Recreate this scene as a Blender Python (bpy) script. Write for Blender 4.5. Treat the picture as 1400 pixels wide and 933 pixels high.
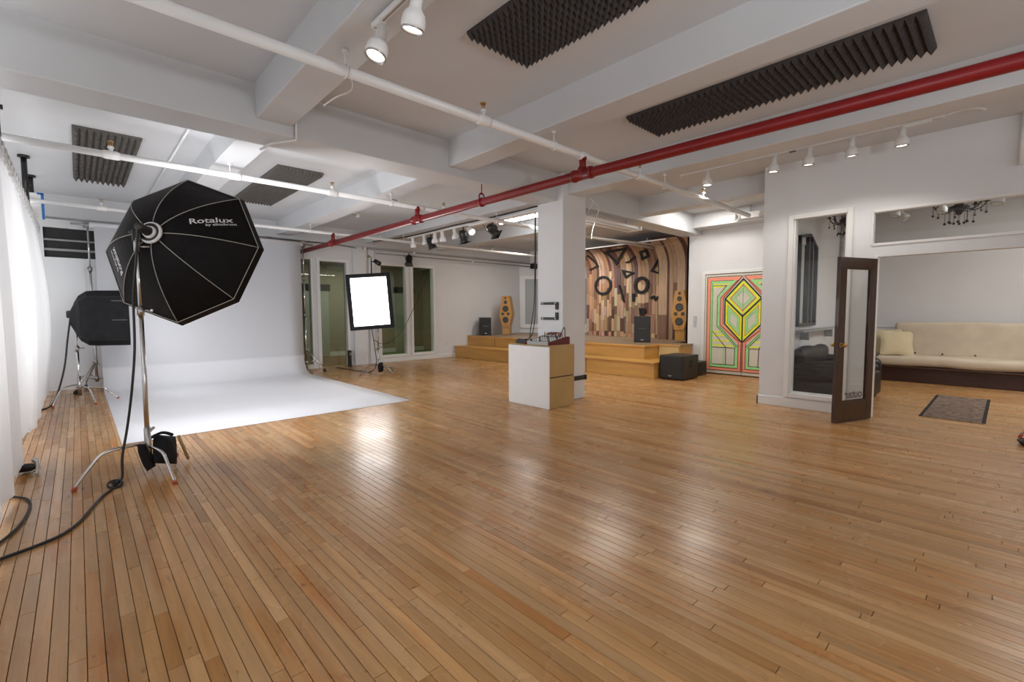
import bpy, bmesh, math, random
from mathutils import Vector, Matrix, Euler
random.seed(7)
sc = bpy.context.scene
C = sc.collection
for o in list(bpy.data.objects): bpy.data.objects.remove(o, do_unlink=True)
PI = math.pi
# ------------------------------------------------------------------ camera
cd = bpy.data.cameras.new('camera'); cam = bpy.data.objects.new('camera', cd); C.objects.link(cam)
YAW, PIT, ROL = math.radians(43.044), math.radians(3.6986), math.radians(-0.2729)
cam.location = (0, 0, 1.4)
_f0 = Vector((math.sin(YAW), math.cos(YAW), 0)); _r0 = Vector((math.cos(YAW), -math.sin(YAW), 0)); _u0 = Vector((0, 0, 1))
_f = _f0*math.cos(PIT) - _u0*math.sin(PIT); _u = _u0*math.cos(PIT) + _f0*math.sin(PIT)
_r = _r0*math.cos(ROL) + _u*math.sin(ROL); _u2 = _u*math.cos(ROL) - _r0*math.sin(ROL)
cam.rotation_euler = Matrix((_r, _u2, -_f)).transposed().to_euler()
cd.sensor_width = 36; cd.lens = 634.53/1400*36; cd.clip_start = .05; cd.clip_end = 100
sc.camera = cam
# ------------------------------------------------------------------ world, room and added lights, exposure
wd = bpy.data.worlds.new('world'); sc.world = wd; wd.use_nodes = True
wd.node_tree.nodes['Background'].inputs[0].default_value = (.80, .88, 1, 1)
wd.node_tree.nodes['Background'].inputs[1].default_value = 1.0
sc.view_settings.view_transform = 'Standard'; sc.view_settings.look = 'None'
sc.view_settings.gamma = 1; sc.view_settings.use_curve_mapping = False
sc.view_settings.exposure = -0.12
def area(name, loc, rot, sx, sy, power, col=(1, 1, 1)):
    l = bpy.data.lights.new(name, 'AREA'); l.shape = 'RECTANGLE'; l.size = sx; l.size_y = sy; l.energy = power; l.color = col
    o = bpy.data.objects.new(name, l); C.objects.link(o); o.location = loc; o.rotation_euler = rot
    return o
def spot(name, loc, to, power, ang, col=(1, .95, .88), r=.04, blend=.6):
    l = bpy.data.lights.new(name, 'SPOT'); l.energy = power; l.spot_size = math.radians(ang); l.spot_blend = blend
    l.color = col; l.shadow_soft_size = r
    o = bpy.data.objects.new(name, l); C.objects.link(o); o.location = loc
    o.rotation_euler = (Vector(to)-Vector(loc)).to_track_quat('-Z', 'Y').to_euler()
    return o
# daylight: windows in the left wall behind the curtain; unseen fill lights added at the rear wall
for i, yy in enumerate((1.2, 4.2, 7.2, 10.0)):
    area('window_daylight', (-1.08, yy, 1.75), (0, -PI/2, 0), 1.9, 2.2, (34, 33, 32, 26)[i], (1, .985, .96))
for xx in (1.2, 4.6):
    area('added_rear_fill', (xx, -4.05, 1.7), (PI/2, 0, 0), 2.6, 1.9, 26, (1, .98, .95))
# unseen uplight added behind the camera to brighten and cool the ceiling
spot('added_uplight', (1.6, -1.6, 1.9), (1.9, -.8, 3.4), 160, 160, (.88, .94, 1), .12)
W_OCTA, W_SOFT, W_SOFT_L, W_TUBE = 19.0, 8.0, 8.0, 16.0
# ------------------------------------------------------------------ materials
def nodes(name):
    m = bpy.data.materials.new(name); m.use_nodes = True
    nt = m.node_tree; return m, nt, nt.nodes['Principled BSDF']
def mat(name, col, rough=.6, metal=0, var=0, scale=8, bump=0, bscale=60, stretch=None, spec=.5, trans=0, coat=0):
    m, nt, b = nodes(name)
    b.inputs['Base Color'].default_value = (*col, 1); b.inputs['Roughness'].default_value = rough
    b.inputs['Metallic'].default_value = metal; b.inputs['Specular IOR Level'].default_value = spec
    b.inputs['Transmission Weight'].default_value = trans; b.inputs['Coat Weight'].default_value = coat
    tc = nt.nodes.new('ShaderNodeTexCoord'); mp = nt.nodes.new('ShaderNodeMapping')
    nt.links.new(tc.outputs['Object'], mp.inputs[0])
    if stretch: mp.inputs['Scale'].default_value = stretch
    if var:
        n = nt.nodes.new('ShaderNodeTexNoise'); n.inputs['Scale'].default_value = scale; n.inputs['Detail'].default_value = 5
        nt.links.new(mp.outputs[0], n.inputs[0])
        cr = nt.nodes.new('ShaderNodeValToRGB'); cr.color_ramp.elements[0].position = .3; cr.color_ramp.elements[1].position = .7
        cr.color_ramp.elements[0].color = (*[c*(1-var) for c in col], 1); cr.color_ramp.elements[1].color = (*[min(1, c*(1+var)) for c in col], 1)
        nt.links.new(n.outputs[0], cr.inputs[0]); nt.links.new(cr.outputs[0], b.inputs['Base Color'])
    if bump:
        n2 = nt.nodes.new('ShaderNodeTexNoise'); n2.inputs['Scale'].default_value = bscale; n2.inputs['Detail'].default_value = 3
        nt.links.new(mp.outputs[0], n2.inputs[0])
        bp = nt.nodes.new('ShaderNodeBump'); bp.inputs['Strength'].default_value = bump; bp.inputs['Distance'].default_value = .01
        nt.links.new(n2.outputs[0], bp.inputs['Height']); nt.links.new(bp.outputs[0], b.inputs['Normal'])
    return m
def emis(name, col, s):
    m, nt, b = nodes(name); b.inputs['Base Color'].default_value = (.8, .8, .8, 1)
    b.inputs['Emission Color'].default_value = (*col, 1); b.inputs['Emission Strength'].default_value = s; return m
def attrmat(name, rough, grain=(14, 1.2, 14), gv=.25, rv=.12, stain=0, attr='pc', bump=.05):
    """wood whose base tone comes from each board's own colour, with grain along the board"""
    m, nt, b = nodes(name); N = nt.nodes; L = nt.links
    a = N.new('ShaderNodeAttribute'); a.attribute_name = attr
    tc = N.new('ShaderNodeTexCoord'); mp = N.new('ShaderNodeMapping'); mp.inputs['Scale'].default_value = grain
    L.new(tc.outputs['Object'], mp.inputs[0])
    ad = N.new('ShaderNodeVectorMath'); ad.operation = 'MULTIPLY_ADD'; ad.inputs[1].default_value = (37, 37, 37)
    L.new(a.outputs['Color'], ad.inputs[0]); L.new(mp.outputs[0], ad.inputs[2])
    n = N.new('ShaderNodeTexNoise'); n.inputs['Scale'].default_value = 1; n.inputs['Detail'].default_value = 6; n.inputs['Roughness'].default_value = .6
    L.new(ad.outputs[0], n.inputs[0])
    mr = N.new('ShaderNodeMapRange'); mr.inputs['From Min'].default_value = .3; mr.inputs['From Max'].default_value = .7
    mr.inputs['To Min'].default_value = 1-gv; mr.inputs['To Max'].default_value = 1+gv*.7
    L.new(n.outputs[0], mr.inputs[0])
    mx = N.new('ShaderNodeVectorMath'); mx.operation = 'SCALE'; L.new(a.outputs['Color'], mx.inputs[0]); L.new(mr.outputs[0], mx.inputs['Scale'])
    last = mx.outputs[0]
    if stain:
        # worn amber varnish left in patches, and dark specks
        n3 = N.new('ShaderNodeTexNoise'); n3.inputs['Scale'].default_value = 1.0; n3.inputs['Detail'].default_value = 7; n3.inputs['Roughness'].default_value = .65
        mp3 = N.new('ShaderNodeMapping'); mp3.inputs['Scale'].default_value = (9, 1.1, 9); L.new(tc.outputs['Object'], mp3.inputs[0])
        ad3 = N.new('ShaderNodeVectorMath'); ad3.operation = 'MULTIPLY_ADD'; ad3.inputs[1].default_value = (2.5, 2.5, 2.5)
        L.new(a.outputs['Color'], ad3.inputs[0]); L.new(mp3.outputs[0], ad3.inputs[2]); L.new(ad3.outputs[0], n3.inputs[0])
        r3 = N.new('ShaderNodeMapRange'); r3.inputs['From Min'].default_value = .50; r3.inputs['From Max'].default_value = .70; r3.inputs['To Max'].default_value = .9
        L.new(n3.outputs[0], r3.inputs[0])
        m3 = N.new('ShaderNodeMix'); m3.data_type = 'RGBA'; m3.blend_type = 'MULTIPLY'; m3.inputs['B'].default_value = (.90, .62, .30, 1)
        L.new(r3.outputs[0], m3.inputs['Factor']); L.new(last, m3.inputs['A'])
        n4 = N.new('ShaderNodeTexNoise'); n4.inputs['Scale'].default_value = 9; n4.inputs['Detail'].default_value = 4
        mp4 = N.new('ShaderNodeMapping'); mp4.inputs['Scale'].default_value = (2.2, .7, 1); L.new(tc.outputs['Object'], mp4.inputs[0]); L.new(mp4.outputs[0], n4.inputs[0])
        r4 = N.new('ShaderNodeMapRange'); r4.inputs['From Min'].default_value = .66; r4.inputs['From Max'].default_value = .76; r4.inputs['To Max'].default_value = .85
        L.new(n4.outputs[0], r4.inputs[0])
        m4 = N.new('ShaderNodeMix'); m4.data_type = 'RGBA'; m4.blend_type = 'MULTIPLY'; m4.inputs['B'].default_value = (.3, .22, .16, 1)
        L.new(r4.outputs[0], m4.inputs['Factor']); L.new(m3.outputs['Result'], m4.inputs['A'])
        last = m4.outputs['Result']
    L.new(last, b.inputs['Base Color'])
    mr2 = N.new('ShaderNodeMapRange'); mr2.inputs['To Min'].default_value = rough-rv; mr2.inputs['To Max'].default_value = rough+rv
    n5 = N.new('ShaderNodeTexNoise'); n5.inputs['Scale'].default_value = 1.7; n5.inputs['Detail'].default_value = 4; L.new(tc.outputs['Object'], n5.inputs[0])
    L.new(n5.outputs[0], mr2.inputs[0]); L.new(mr2.outputs[0], b.inputs['Roughness'])
    bp = N.new('ShaderNodeBump'); bp.inputs['Strength'].default_value = bump; bp.inputs['Distance'].default_value = .004
    L.new(n.outputs[0], bp.inputs['Height']); L.new(bp.outputs[0], b.inputs['Normal'])
    return m
def glass(name, tint=(1, 1, 1), rough=0, refl=1.0):
    m = bpy.data.materials.new(name); m.use_nodes = True; nt = m.node_tree; N = nt.nodes; L = nt.links
    N.remove(N['Principled BSDF']); out = N['Material Output']
    t = N.new('ShaderNodeBsdfTransparent'); t.inputs[0].default_value = (*tint, 1)
    g = N.new('ShaderNodeBsdfGlossy'); g.inputs['Roughness'].default_value = rough
    f = N.new('ShaderNodeLayerWeight'); f.inputs[0].default_value = .5
    pw = N.new('ShaderNodeMath'); pw.operation = 'POWER'; pw.inputs[1].default_value = 4; L.new(f.outputs['Facing'], pw.inputs[0])
    mm = N.new('ShaderNodeMath'); mm.operation = 'MULTIPLY_ADD'; mm.inputs[1].default_value = .6*refl; mm.inputs[2].default_value = .035*refl; L.new(pw.outputs[0], mm.inputs[0])
    mx = N.new('ShaderNodeMixShader'); L.new(mm.outputs[0], mx.inputs[0]); L.new(t.outputs[0], mx.inputs[1]); L.new(g.outputs[0], mx.inputs[2])
    L.new(mx.outputs[0], out.inputs[0]); return m
def clothmat(name, col, transl):
    m = bpy.data.materials.new(name); m.use_nodes = True; nt = m.node_tree; N = nt.nodes; L = nt.links
    b = N['Principled BSDF']; out = N['Material Output']; b.inputs['Base Color'].default_value = (*col, 1); b.inputs['Roughness'].default_value = .85
    t = N.new('ShaderNodeBsdfTranslucent'); t.inputs[0].default_value = (*col, 1)
    mx = N.new('ShaderNodeMixShader'); mx.inputs[0].default_value = transl
    L.new(b.outputs[0], mx.inputs[1]); L.new(t.outputs[0], mx.inputs[2]); L.new(mx.outputs[0], out.inputs[0]); return m
M = dict(
 wall=mat('wall_paint', (.735, .74, .75), .55, var=.025, scale=1.5, bump=.08, bscale=25),
 ceil=mat('ceiling_paint', (.605, .615, .63), .5, var=.03, scale=1.2, bump=.12, bscale=9),
 trim=mat('trim_paint', (.80, .80, .79), .35, bump=.03),
 dark=mat('dark_void', (.02, .02, .02), .7, var=.2),
 paper=mat('seamless_paper', (.80, .805, .84), .75, var=.012, scale=.8),
 black=mat('black_nylon', (.006, .005, .005), .6, var=.25, scale=14, bump=.25, bscale=18, spec=.15),
 black2=mat('black_fabric', (.011, .011, .013), .7, var=.3, scale=9, bump=.6, bscale=12, spec=.25),
 blackp=mat('black_plastic', (.018, .018, .018), .4, var=.2, scale=20),
 blackm=mat('black_metal', (.02, .02, .02), .35, .2, var=.1),
 grille=mat('speaker_grille', (.022, .022, .023), .6, var=.3, scale=140, bump=.4, bscale=300),
 chrome=mat('chrome', (.62, .61, .60), .18, 1, var=.05),
 steel=mat('brushed_steel', (.42, .41, .40), .3, 1, var=.08),
 foot=mat('red_rubber', (.5, .07, .03), .6, var=.1),
 seam=mat('silver_piping', (.42, .40, .36), .5, var=.05),
 wprint=mat('silver_print', (.75, .75, .75), .5, var=.02),
 foam=mat('acoustic_foam', (.058, .050, .048), .95, var=.15, scale=30, bump=.3, bscale=200),
 foamg=mat('grey_acoustic_foam', (.11, .10, .09), .95, var=.15, scale=30, bump=.3, bscale=200),
 pipew=mat('white_enamel', (.78, .77, .76), .35, var=.03, scale=4),
 piper=mat('red_enamel', (.21, .009, .011), .32, var=.12, scale=6, bump=.06),
 brass=mat('brass', (.55, .36, .14), .3, 1, var=.05),
 wplast=mat('white_plastic', (.8, .8, .79), .4, var=.02),
 gconduit=mat('grey_conduit', (.30, .29, .29), .5, .1, var=.1),
 stagewood=mat('stage_plywood', (.60, .33, .09), .38, var=.13, scale=1.6, stretch=(1, .6, 5), bump=.04),
 stagetop=mat('stage_deck', (.30, .21, .14), .45, var=.2, scale=3, stretch=(5, .6, 1), bump=.05),
 stagepale=mat('pale_plywood', (.66, .50, .24), .45, var=.06, scale=3),
 plyside=mat('box_plywood', (.50, .33, .13), .5, var=.1, scale=2.2, stretch=(1, 1, .7), bump=.05),
 boxwhite=mat('white_laminate', (.82, .81, .80), .4, var=.015),
 spkwood=mat('speaker_veneer', (.50, .25, .055), .35, var=.14, scale=6, stretch=(6, 6, .6)),
 cone=mat('speaker_cone', (.05, .05, .05), .45, var=.1),
 doorwood=mat('dark_door_wood', (.055, .024, .012), .32, var=.4, scale=5, stretch=(9, 9, .8), bump=.08, coat=.12),
 futon=mat('cream_cotton', (.64, .55, .43), .85, var=.07, scale=4, bump=.35, bscale=6),
 pillow=mat('cream_pillow', (.68, .58, .38), .85, var=.05, scale=5, bump=.25, bscale=8),
 sofawood=mat('dark_sofa_wood', (.055, .022, .016), .4, var=.2, scale=5, stretch=(1, .5, 6)),
 leather=mat('black_leather', (.008, .008, .009), .45, var=.2, scale=10, bump=.5, bscale=9),
 rug=mat('rug_weave', (.19, .13, .10), .95, var=.8, scale=34, stretch=(1, .5, 1), bump=.8, bscale=120),
 rugb=mat('rug_border', (.012, .012, .012), .95, var=.2, scale=60),
 fringe=mat('rug_fringe', (.42, .34, .2), .95, var=.2),
 blue=mat('blue_tape', (.03, .18, .55), .6, var=.05),
 doorcream=mat('door_cream', (.70, .67, .57), .45, var=.03, scale=3),
 t_orange=mat('orange_tape', (1.0, .34, .22), .5, var=.04), t_green=mat('green_tape', (.36, .80, .30), .5, var=.08, scale=10),
 t_yellow=mat('yellow_tape', (.85, .93, .03), .5, var=.05), t_black=mat('black_tape', (.02, .02, .02), .5, var=.05),
 t_red=mat('thin_red_tape', (.95, .16, .05), .5, var=.05),
 greenfl=mat('green_carpet', (.10, .20, .05), .95, var=.3, scale=40, bump=.4, bscale=90),
 screen=mat('grey_board', (.36, .38, .38), .35, var=.03, scale=2),
 backroom=mat('back_room_paint', (.36, .33, .25), .6, var=.04, scale=2),
 shape=mat('black_felt', (.010, .010, .010), .85, var=.2, scale=30),
 glow=emis('lamp_face', (1, .93, .82), 7), glow_soft=emis('softbox_face', (1, .99, .97), W_SOFT),
 glow_octa=emis('octabox_face', (.95, .97, 1), W_OCTA), glow_left=emis('small_softbox_face', (.95, .97, 1), W_SOFT_L),
 glow_tube=emis('tube_glow', (.95, .98, 1), W_TUBE),
 glass=glass('window_glass', (.95, .96, .96), 0, .9), glassd=glass('door_glass', (.96, .97, .96), 0, .8), glasst=glass('dim_glass', (.72, .77, .70), 0, 1.2),
 mirror=mat('mirror_silver', (.75, .78, .75), .03, 1),
 curtain=clothmat('curtain_cloth', (.86, .86, .87), .45),
 panelgrey=mat('mixer_panel', (.42, .42, .42), .45, var=.1, scale=40), mixred=mat('mixer_red', (.13, .012, .010), .35, var=.1),
 knob=mat('knob_grey', (.7, .7, .68), .4, var=.1), rubber=mat('cable_rubber', (.012, .012, .012), .5, var=.1),
 shelf=mat('shelf_grey', (.35, .35, .35), .5, var=.05), tan=mat('tan_handle', (.45, .30, .14), .5, var=.1),
)
M['floor'] = attrmat('maple_floor', .27, (22, 1.1, 22), .20, .10, stain=1)
M['woodwall'] = attrmat('reclaimed_wood', .6, (20, 20, 1.6), .25, .1)
# ------------------------------------------------------------------ mesh helper
class MB:
    def __init__(s): s.v = []; s.f = []; s.sm = []
    def add(s, vs, fs, smooth=False, m=None):
        n = len(s.v)
        s.v += [tuple(m @ Vector(v)) if m else tuple(v) for v in vs]
        s.f += [tuple(i+n for i in f) for f in fs]; s.sm += [smooth]*len(fs); return s
    def box(s, x0, x1, y0, y1, z0, z1, m=None, b=0):
        x0, x1 = min(x0, x1), max(x0, x1); y0, y1 = min(y0, y1), max(y0, y1); z0, z1 = min(z0, z1), max(z0, z1)
        if b <= 0:
            vs = [(x, y, z) for x in (x0, x1) for y in (y0, y1) for z in (z0, z1)]
            return s.add(vs, [(0, 1, 3, 2), (4, 6, 7, 5), (0, 4, 5, 1), (2, 3, 7, 6), (0, 2, 6, 4), (1, 5, 7, 3)], False, m)
        b = min(b, (x1-x0)*.49, (y1-y0)*.49, (z1-z0)*.49)
        bm = bmesh.new(); bmesh.ops.create_cube(bm, size=1)
        for v in bm.verts: v.co = ((x0+x1)/2+v.co.x*(x1-x0), (y0+y1)/2+v.co.y*(y1-y0), (z0+z1)/2+v.co.z*(z1-z0))
        bmesh.ops.bevel(bm, geom=bm.edges[:], offset=b, segments=2, profile=.5, affect='EDGES')
        bm.verts.index_update()
        s.add([v.co[:] for v in bm.verts], [[v.index for v in f.verts] for f in bm.faces], False, m); bm.free(); return s
    def tube(s, pts, r, n=10, m=None, cap=True, closed=False):
        P = [Vector(p) for p in pts]; R = r if isinstance(r, (list, tuple)) else [r]*len(P)
        vs = []; up = None; N = len(P)
        for i, p in enumerate(P):
            if closed: t = (P[(i+1) % N]-P[i-1]).normalized()
            else:
                t = (P[min(i+1, N-1)]-P[max(i-1, 0)])
                t = t.normalized() if t.length > 1e-9 else Vector((0, 0, 1))
            if up is None: up = t.orthogonal().normalized()
            up = (up-t*up.dot(t)).normalized() if (up-t*up.dot(t)).length > 1e-6 else t.orthogonal().normalized()
            w = t.cross(up)
            for k in range(n):
                a = 2*PI*k/n; vs.append(p+(up*math.cos(a)+w*math.sin(a))*R[i])
        fs = [(i*n+k, i*n+(k+1) % n, (i+1)*n+(k+1) % n, (i+1)*n+k) for i in range(N-1) for k in range(n)]
        if closed: fs += [((N-1)*n+k, (N-1)*n+(k+1) % n, (k+1) % n, k) for k in range(n)]
        s.add(vs, fs, True, m)
        if cap and not closed: s.f += [tuple(len(s.v)-len(vs)+k for k in reversed(range(n))), tuple(len(s.v)-n+k for k in range(n))]; s.sm += [False]*2
        return s
    def lathe(s, prof, n=24, m=None):
        vs = [(r*math.cos(2*PI*k/n), r*math.sin(2*PI*k/n), z) for r, z in prof for k in range(n)]
        fs = [(i*n+k, i*n+(k+1) % n, (i+1)*n+(k+1) % n, (i+1)*n+k) for i in range(len(prof)-1) for k in range(n)]
        return s.add(vs, fs, True, m)
    def prism(s, poly, h0, h1, m=None):
        """poly in local xy, extruded along local z"""
        n = len(poly); vs = [(x, y, h0) for x, y in poly]+[(x, y, h1) for x, y in poly]
        return s.add(vs, [tuple(reversed(range(n))), tuple(range(n, 2*n))]+[(i, (i+1) % n, (i+1) % n+n, i+n) for i in range(n)], False, m)
    def sphere(s, c, r, n=12, m=None, sc_=(1, 1, 1)):
        prof = [(max(1e-4, r*math.sin(PI*i/n)), -r*math.cos(PI*i/n)) for i in range(n+1)]
        mm = Matrix.Translation(c) @ Matrix.Diagonal((*sc_, 1))
        return s.lathe(prof, n*2, (m @ mm) if m else mm)
    def mesh(s, name, mt):
        me = bpy.data.meshes.new(name); me.from_pydata(s.v, [], s.f)
        me.polygons.foreach_set('use_smooth', s.sm); me.materials.append(mt); me.update()
        return me
    def ob(s, name, mt, parent=None, **kw):
        me = s.mesh(name, mt); o = bpy.data.objects.new(name, me); C.objects.link(o)
        bm = bmesh.new(); bm.from_mesh(me); bmesh.ops.recalc_face_normals(bm, faces=bm.faces[:]); bm.to_mesh(me); bm.free()
        if parent: o.parent = parent
        return tag(o, **kw)
def tag(o, label=None, cat=None, group=None, kind=None):
    if label: o['label'] = label
    if cat: o['category'] = cat
    if group: o['group'] = group
    if kind: o['kind'] = kind
    return o
def thing(name, loc, label, cat, rz=0, group=None):
    o = bpy.data.objects.new(name, None); C.objects.link(o); o.location = loc; o.rotation_euler = (0, 0, rz); o.empty_display_size = .1
    return tag(o, label, cat, group)
def copy_tree(o, parent=None):
    c = o.copy(); C.objects.link(c); c.parent = parent
    for ch in o.children: copy_tree(ch, c)
    return c
def S(name, mb, mt, parent=None): return mb.ob(name, mt, parent, kind='structure')
def frame_to(o, z):   # matrix at o whose local z points along z
    return Matrix.Translation(o) @ Vector(z).to_track_quat('Z', 'Y').to_matrix().to_4x4()
def smoothcurve(pts, k=6):
    P = [Vector(p) for p in pts]; out = []
    for i in range(len(P)-1):
        p0, p1, p2, p3 = P[max(i-1, 0)], P[i], P[i+1], P[min(i+2, len(P)-1)]
        for j in range(k):
            t = j/k; out.append(.5*((2*p1)+(p2-p0)*t+(2*p0-5*p1+4*p2-p3)*t*t+(3*p1-p0-3*p2+p3)*t**3))
    return out+[P[-1]]
# ================================================================== SETTING
CZ = 3.465; MZ = 3.06; SZ = 3.16; YB = 11.7
floor = S('floor', MB().box(-1.0, 13.4, -4.1, 12.1, -.12, -.012), M['dark'])
def plank_faces(mb, x0, x1, y0, y1, z):
    b = .0016; a = .0013
    vs = [(x0+a, y0+a, z-b), (x1-a, y0+a, z-b), (x1-a, y1-a, z-b), (x0+a, y1-a, z-b),
          (x0+a+b, y0+a+b, z), (x1-a-b, y0+a+b, z), (x1-a-b, y1-a-b, z), (x0+a+b, y1-a-b, z),
          (x0+a, y0+a, -.013), (x1-a, y0+a, -.013), (x1-a, y1-a, -.013), (x0+a, y1-a, -.013)]
    mb.add(vs, [(4, 5, 6, 7), (0, 1, 5, 4), (1, 2, 6, 5), (2, 3, 7, 6), (3, 0, 4, 7), (8, 9, 1, 0), (9, 10, 2, 1), (10, 11, 3, 2), (11, 8, 0, 3)])
PW = .057; planks = []
rnd = random.Random(3)
x = -.95
while x < 13.2:
    y = -4.0-rnd.random()
    while y < 12.0:
        L = rnd.choice((.45, .7, .9, 1.1, 1.4, 1.8, 2.3)); t = rnd.random(); d = rnd.gauss(1, .075)
        base = (.49, .268, .105) if t < .6 else (.53, .31, .138) if t < .85 else (.43, .21, .068)
        planks.append((x, x+PW, y, min(y+L, 12.05), [max(.03, c*d) for c in base])); y += L
    x += PW
def seen_size(p):
    best = 0
    for yy in (p[2], (p[2]+p[3])/2, p[3]):
        v = Vector(((p[0]+p[1])/2, yy, 0))-cam.location; d = v.dot(_f)
        if d > .5 and abs(v.dot(_r)/d) < 1.12 and abs(v.dot(_u2)/d) < .74: best = max(best, (p[3]-p[2])/d**3)
    return best
planks.sort(key=seen_size, reverse=True)
def colorize(me, cols):
    at = me.attributes.new('pc', 'FLOAT_COLOR', 'FACE')
    flat = []
    for c in cols: flat += [*c, 1]
    at.data.foreach_set('color', flat)
for p in planks[:300]:
    mb = MB(); plank_faces(mb, p[0], p[1], p[2], p[3], rnd.uniform(-.0004, .0004)); me = mb.mesh('floorboard', M['floor'])
    colorize(me, [p[4]]*9); o = bpy.data.objects.new('floorboard', me); C.objects.link(o); o.parent = floor
mb = MB(); cols = []
for p in planks[300:]:
    plank_faces(mb, p[0], p[1], p[2], p[3], rnd.uniform(-.0004, .0004)); cols += [p[4]]*9
me = mb.mesh('floorboards', M['floor']); colorize(me, cols)
o = bpy.data.objects.new('distant_floorboards', me); C.objects.link(o); o.parent = floor; o['kind'] = 'stuff'

ceiling = S('ceiling', MB().box(-1.4, 13.4, -4.4, 12.1, CZ, CZ+.15), M['ceil'])
# main beams along X, joists along Y (two pieces each, cut by the main beams)
S('beam', MB().box(-1.2, 13.2, 4.74, 5.16, MZ, CZ+.02, b=.012), M['ceil'], ceiling)
S('beam', MB().box(-1.2, 13.2, 11.42, 11.75, 3.08, CZ+.02, b=.012), M['ceil'], ceiling)
S('beam', MB().box(-1.2, 13.2, -2.2, -1.8, MZ, CZ+.02, b=.012), M['ceil'], ceiling)
for jx in (1.265, 3.385, 5.50, 7.65, 9.78):
    for (a, b_) in ((-1.85, 4.76), (5.14, 11.45)):
        if jx == 9.78 and a > 0: continue
        S('joist', MB().box(jx, jx+.31 if jx < 9 else 10.25, a, b_, SZ, CZ+.02, b=.01), M['ceil'], ceiling)
# column
col = S('trim_column', MB().box(5.38, 5.93, 4.63, 5.157, 0, CZ, b=.012), M['wall'])
# back wall with doorway and window openings  (openings: x0,x1,z0,z1)
def wall_x(name, y0, y1, x0, x1, z1, ops, mt):
    mb = MB(); cur = x0
    for (a, b_, c, d) in sorted(ops):
        mb.box(cur, a, y0, y1, 0, z1)
        if c > 0: mb.box(a, b_, y0, y1, 0, c)
        if d < z1: mb.box(a, b_, y0, y1, d, z1)
        cur = b_
    mb.box(cur, x1, y0, y1, 0, z1); return S(name, mb, mt)
wall_back = wall_x('wall_back', YB, YB+.14, -1.2, 11.3, CZ, [(-.38, .31, 2.40, 2.93), (3.86, 4.20, .03, 2.68), (4.42, 5.09, 0, 2.66), (6.05, 6.82, .2, 2.66), (7.05, 7.73, .21, 2.66)], M['wall'])
# pilasters between the doorway and the window
S('trim_pilaster', MB().box(5.25, 5.62, YB-.10, YB+.02, 0, 3.1, b=.01).box(5.70, 6.0, YB-.05, YB+.02, 0, 3.1, b=.01), M['wall'])
def casing(name, x0, x1, z0, z1, y, w=.075, d=.03, par=None, bottom=True):
    mb = MB(); mb.box(x0-w, x0, y-d, y+.02, z0-(w if bottom else 0), z1+w, b=.006).box(x1, x1+w, y-d, y+.02, z0-(w if bottom else 0), z1+w, b=.006).box(x0, x1, y-d, y+.02, z1, z1+w, b=.006)
    if bottom: mb.box(x0, x1, y-d, y+.02, z0-w, z0, b=.006)
    return S(name, mb, M['trim'], par)
w1 = casing('window_1', 6.05, 6.82, .2, 2.66, YB); S('window_pane', MB().box(6.05, 6.82, YB+.05, YB+.058, .2, 2.66), M['glasst'], w1)
w2 = casing('window_2', 7.05, 7.73, .21, 2.66, YB); S('window_pane', MB().box(7.05, 7.73, YB+.05, YB+.058, .21, 2.66), M['glasst'], w2)
w3 = casing('window_3', 3.86, 4.20, .03, 2.68, YB, w=.05); S('window_pane', MB().box(3.86, 4.20, YB+.05, YB+.058, .03, 2.68), M['glasst'], w3)
d1 = casing('door_1', 4.42, 5.09, 0, 2.66, YB, w=.085, bottom=False)
S('door_glass_panel', MB().box(4.42, 5.09, YB+.08, YB+.088, .01, 2.66), M['glasst'], d1)
w4 = S('window_4', MB().box(-.40, .33, YB+.06, YB+.08, 2.38, 2.95), M['dark'])
S('window_bar', MB().box(-.38, .31, YB+.02, YB+.05, 2.52, 2.56), M['gconduit'], w4)
S('window_bar', MB().box(-.38, .31, YB+.02, YB+.05, 2.70, 2.73), M['gconduit'], w4)
S('baseboard_back', MB().box(4.0, 4.33, YB-.02, YB, 0, .11, b=.004).box(5.18, 8.55, YB-.02, YB, 0, .11, b=.004), M['trim'])
# dim room seen through the panes of the back wall
S('wall_back_room', MB().box(3.2, 9.2, 14.6, 14.7, 0, 2.9).box(3.1, 3.2, YB+.14, 14.7, 0, 2.9).box(9.2, 9.3, YB+.14, 14.7, 0, 2.9), M['backroom'])
S('ceiling_back_room', MB().box(3.1, 9.3, YB+.14, 14.7, 2.9, 3.0), M['backroom'])
S('floor_back_room', MB().box(3.1, 6.4, 12.05, 14.7, -.1, -.005), mat('back_room_boards', (.30, .17, .08), .4, var=.2, scale=4))
S('floor_green_room', MB().box(6.4, 9.3, 12.05, 14.7, -.1, .0), M['greenfl'])
for (a, b_) in ((5.0, 5.75), (8.05, 8.75)):
    dd = S('door_2' if a < 6 else 'door_3', MB().box(a, b_, 14.54, 14.6, 0, 2.05, b=.005), mat('pale_green_door', (.42, .46, .40), .5, var=.03))
    S('door_header', MB().box(a-.05, b_+.05, 14.52, 14.6, 2.05, 2.25), M['dark'], dd)
S('baseboard_back_room', MB().box(3.2, 9.2, 14.57, 14.6, 0, .14), M['trim'])
area('back_room_lamp', (6.2, 13.2, 2.85), (0, 0, 0), 2.5, 1.0, 45, (1, .96, .88))
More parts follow.
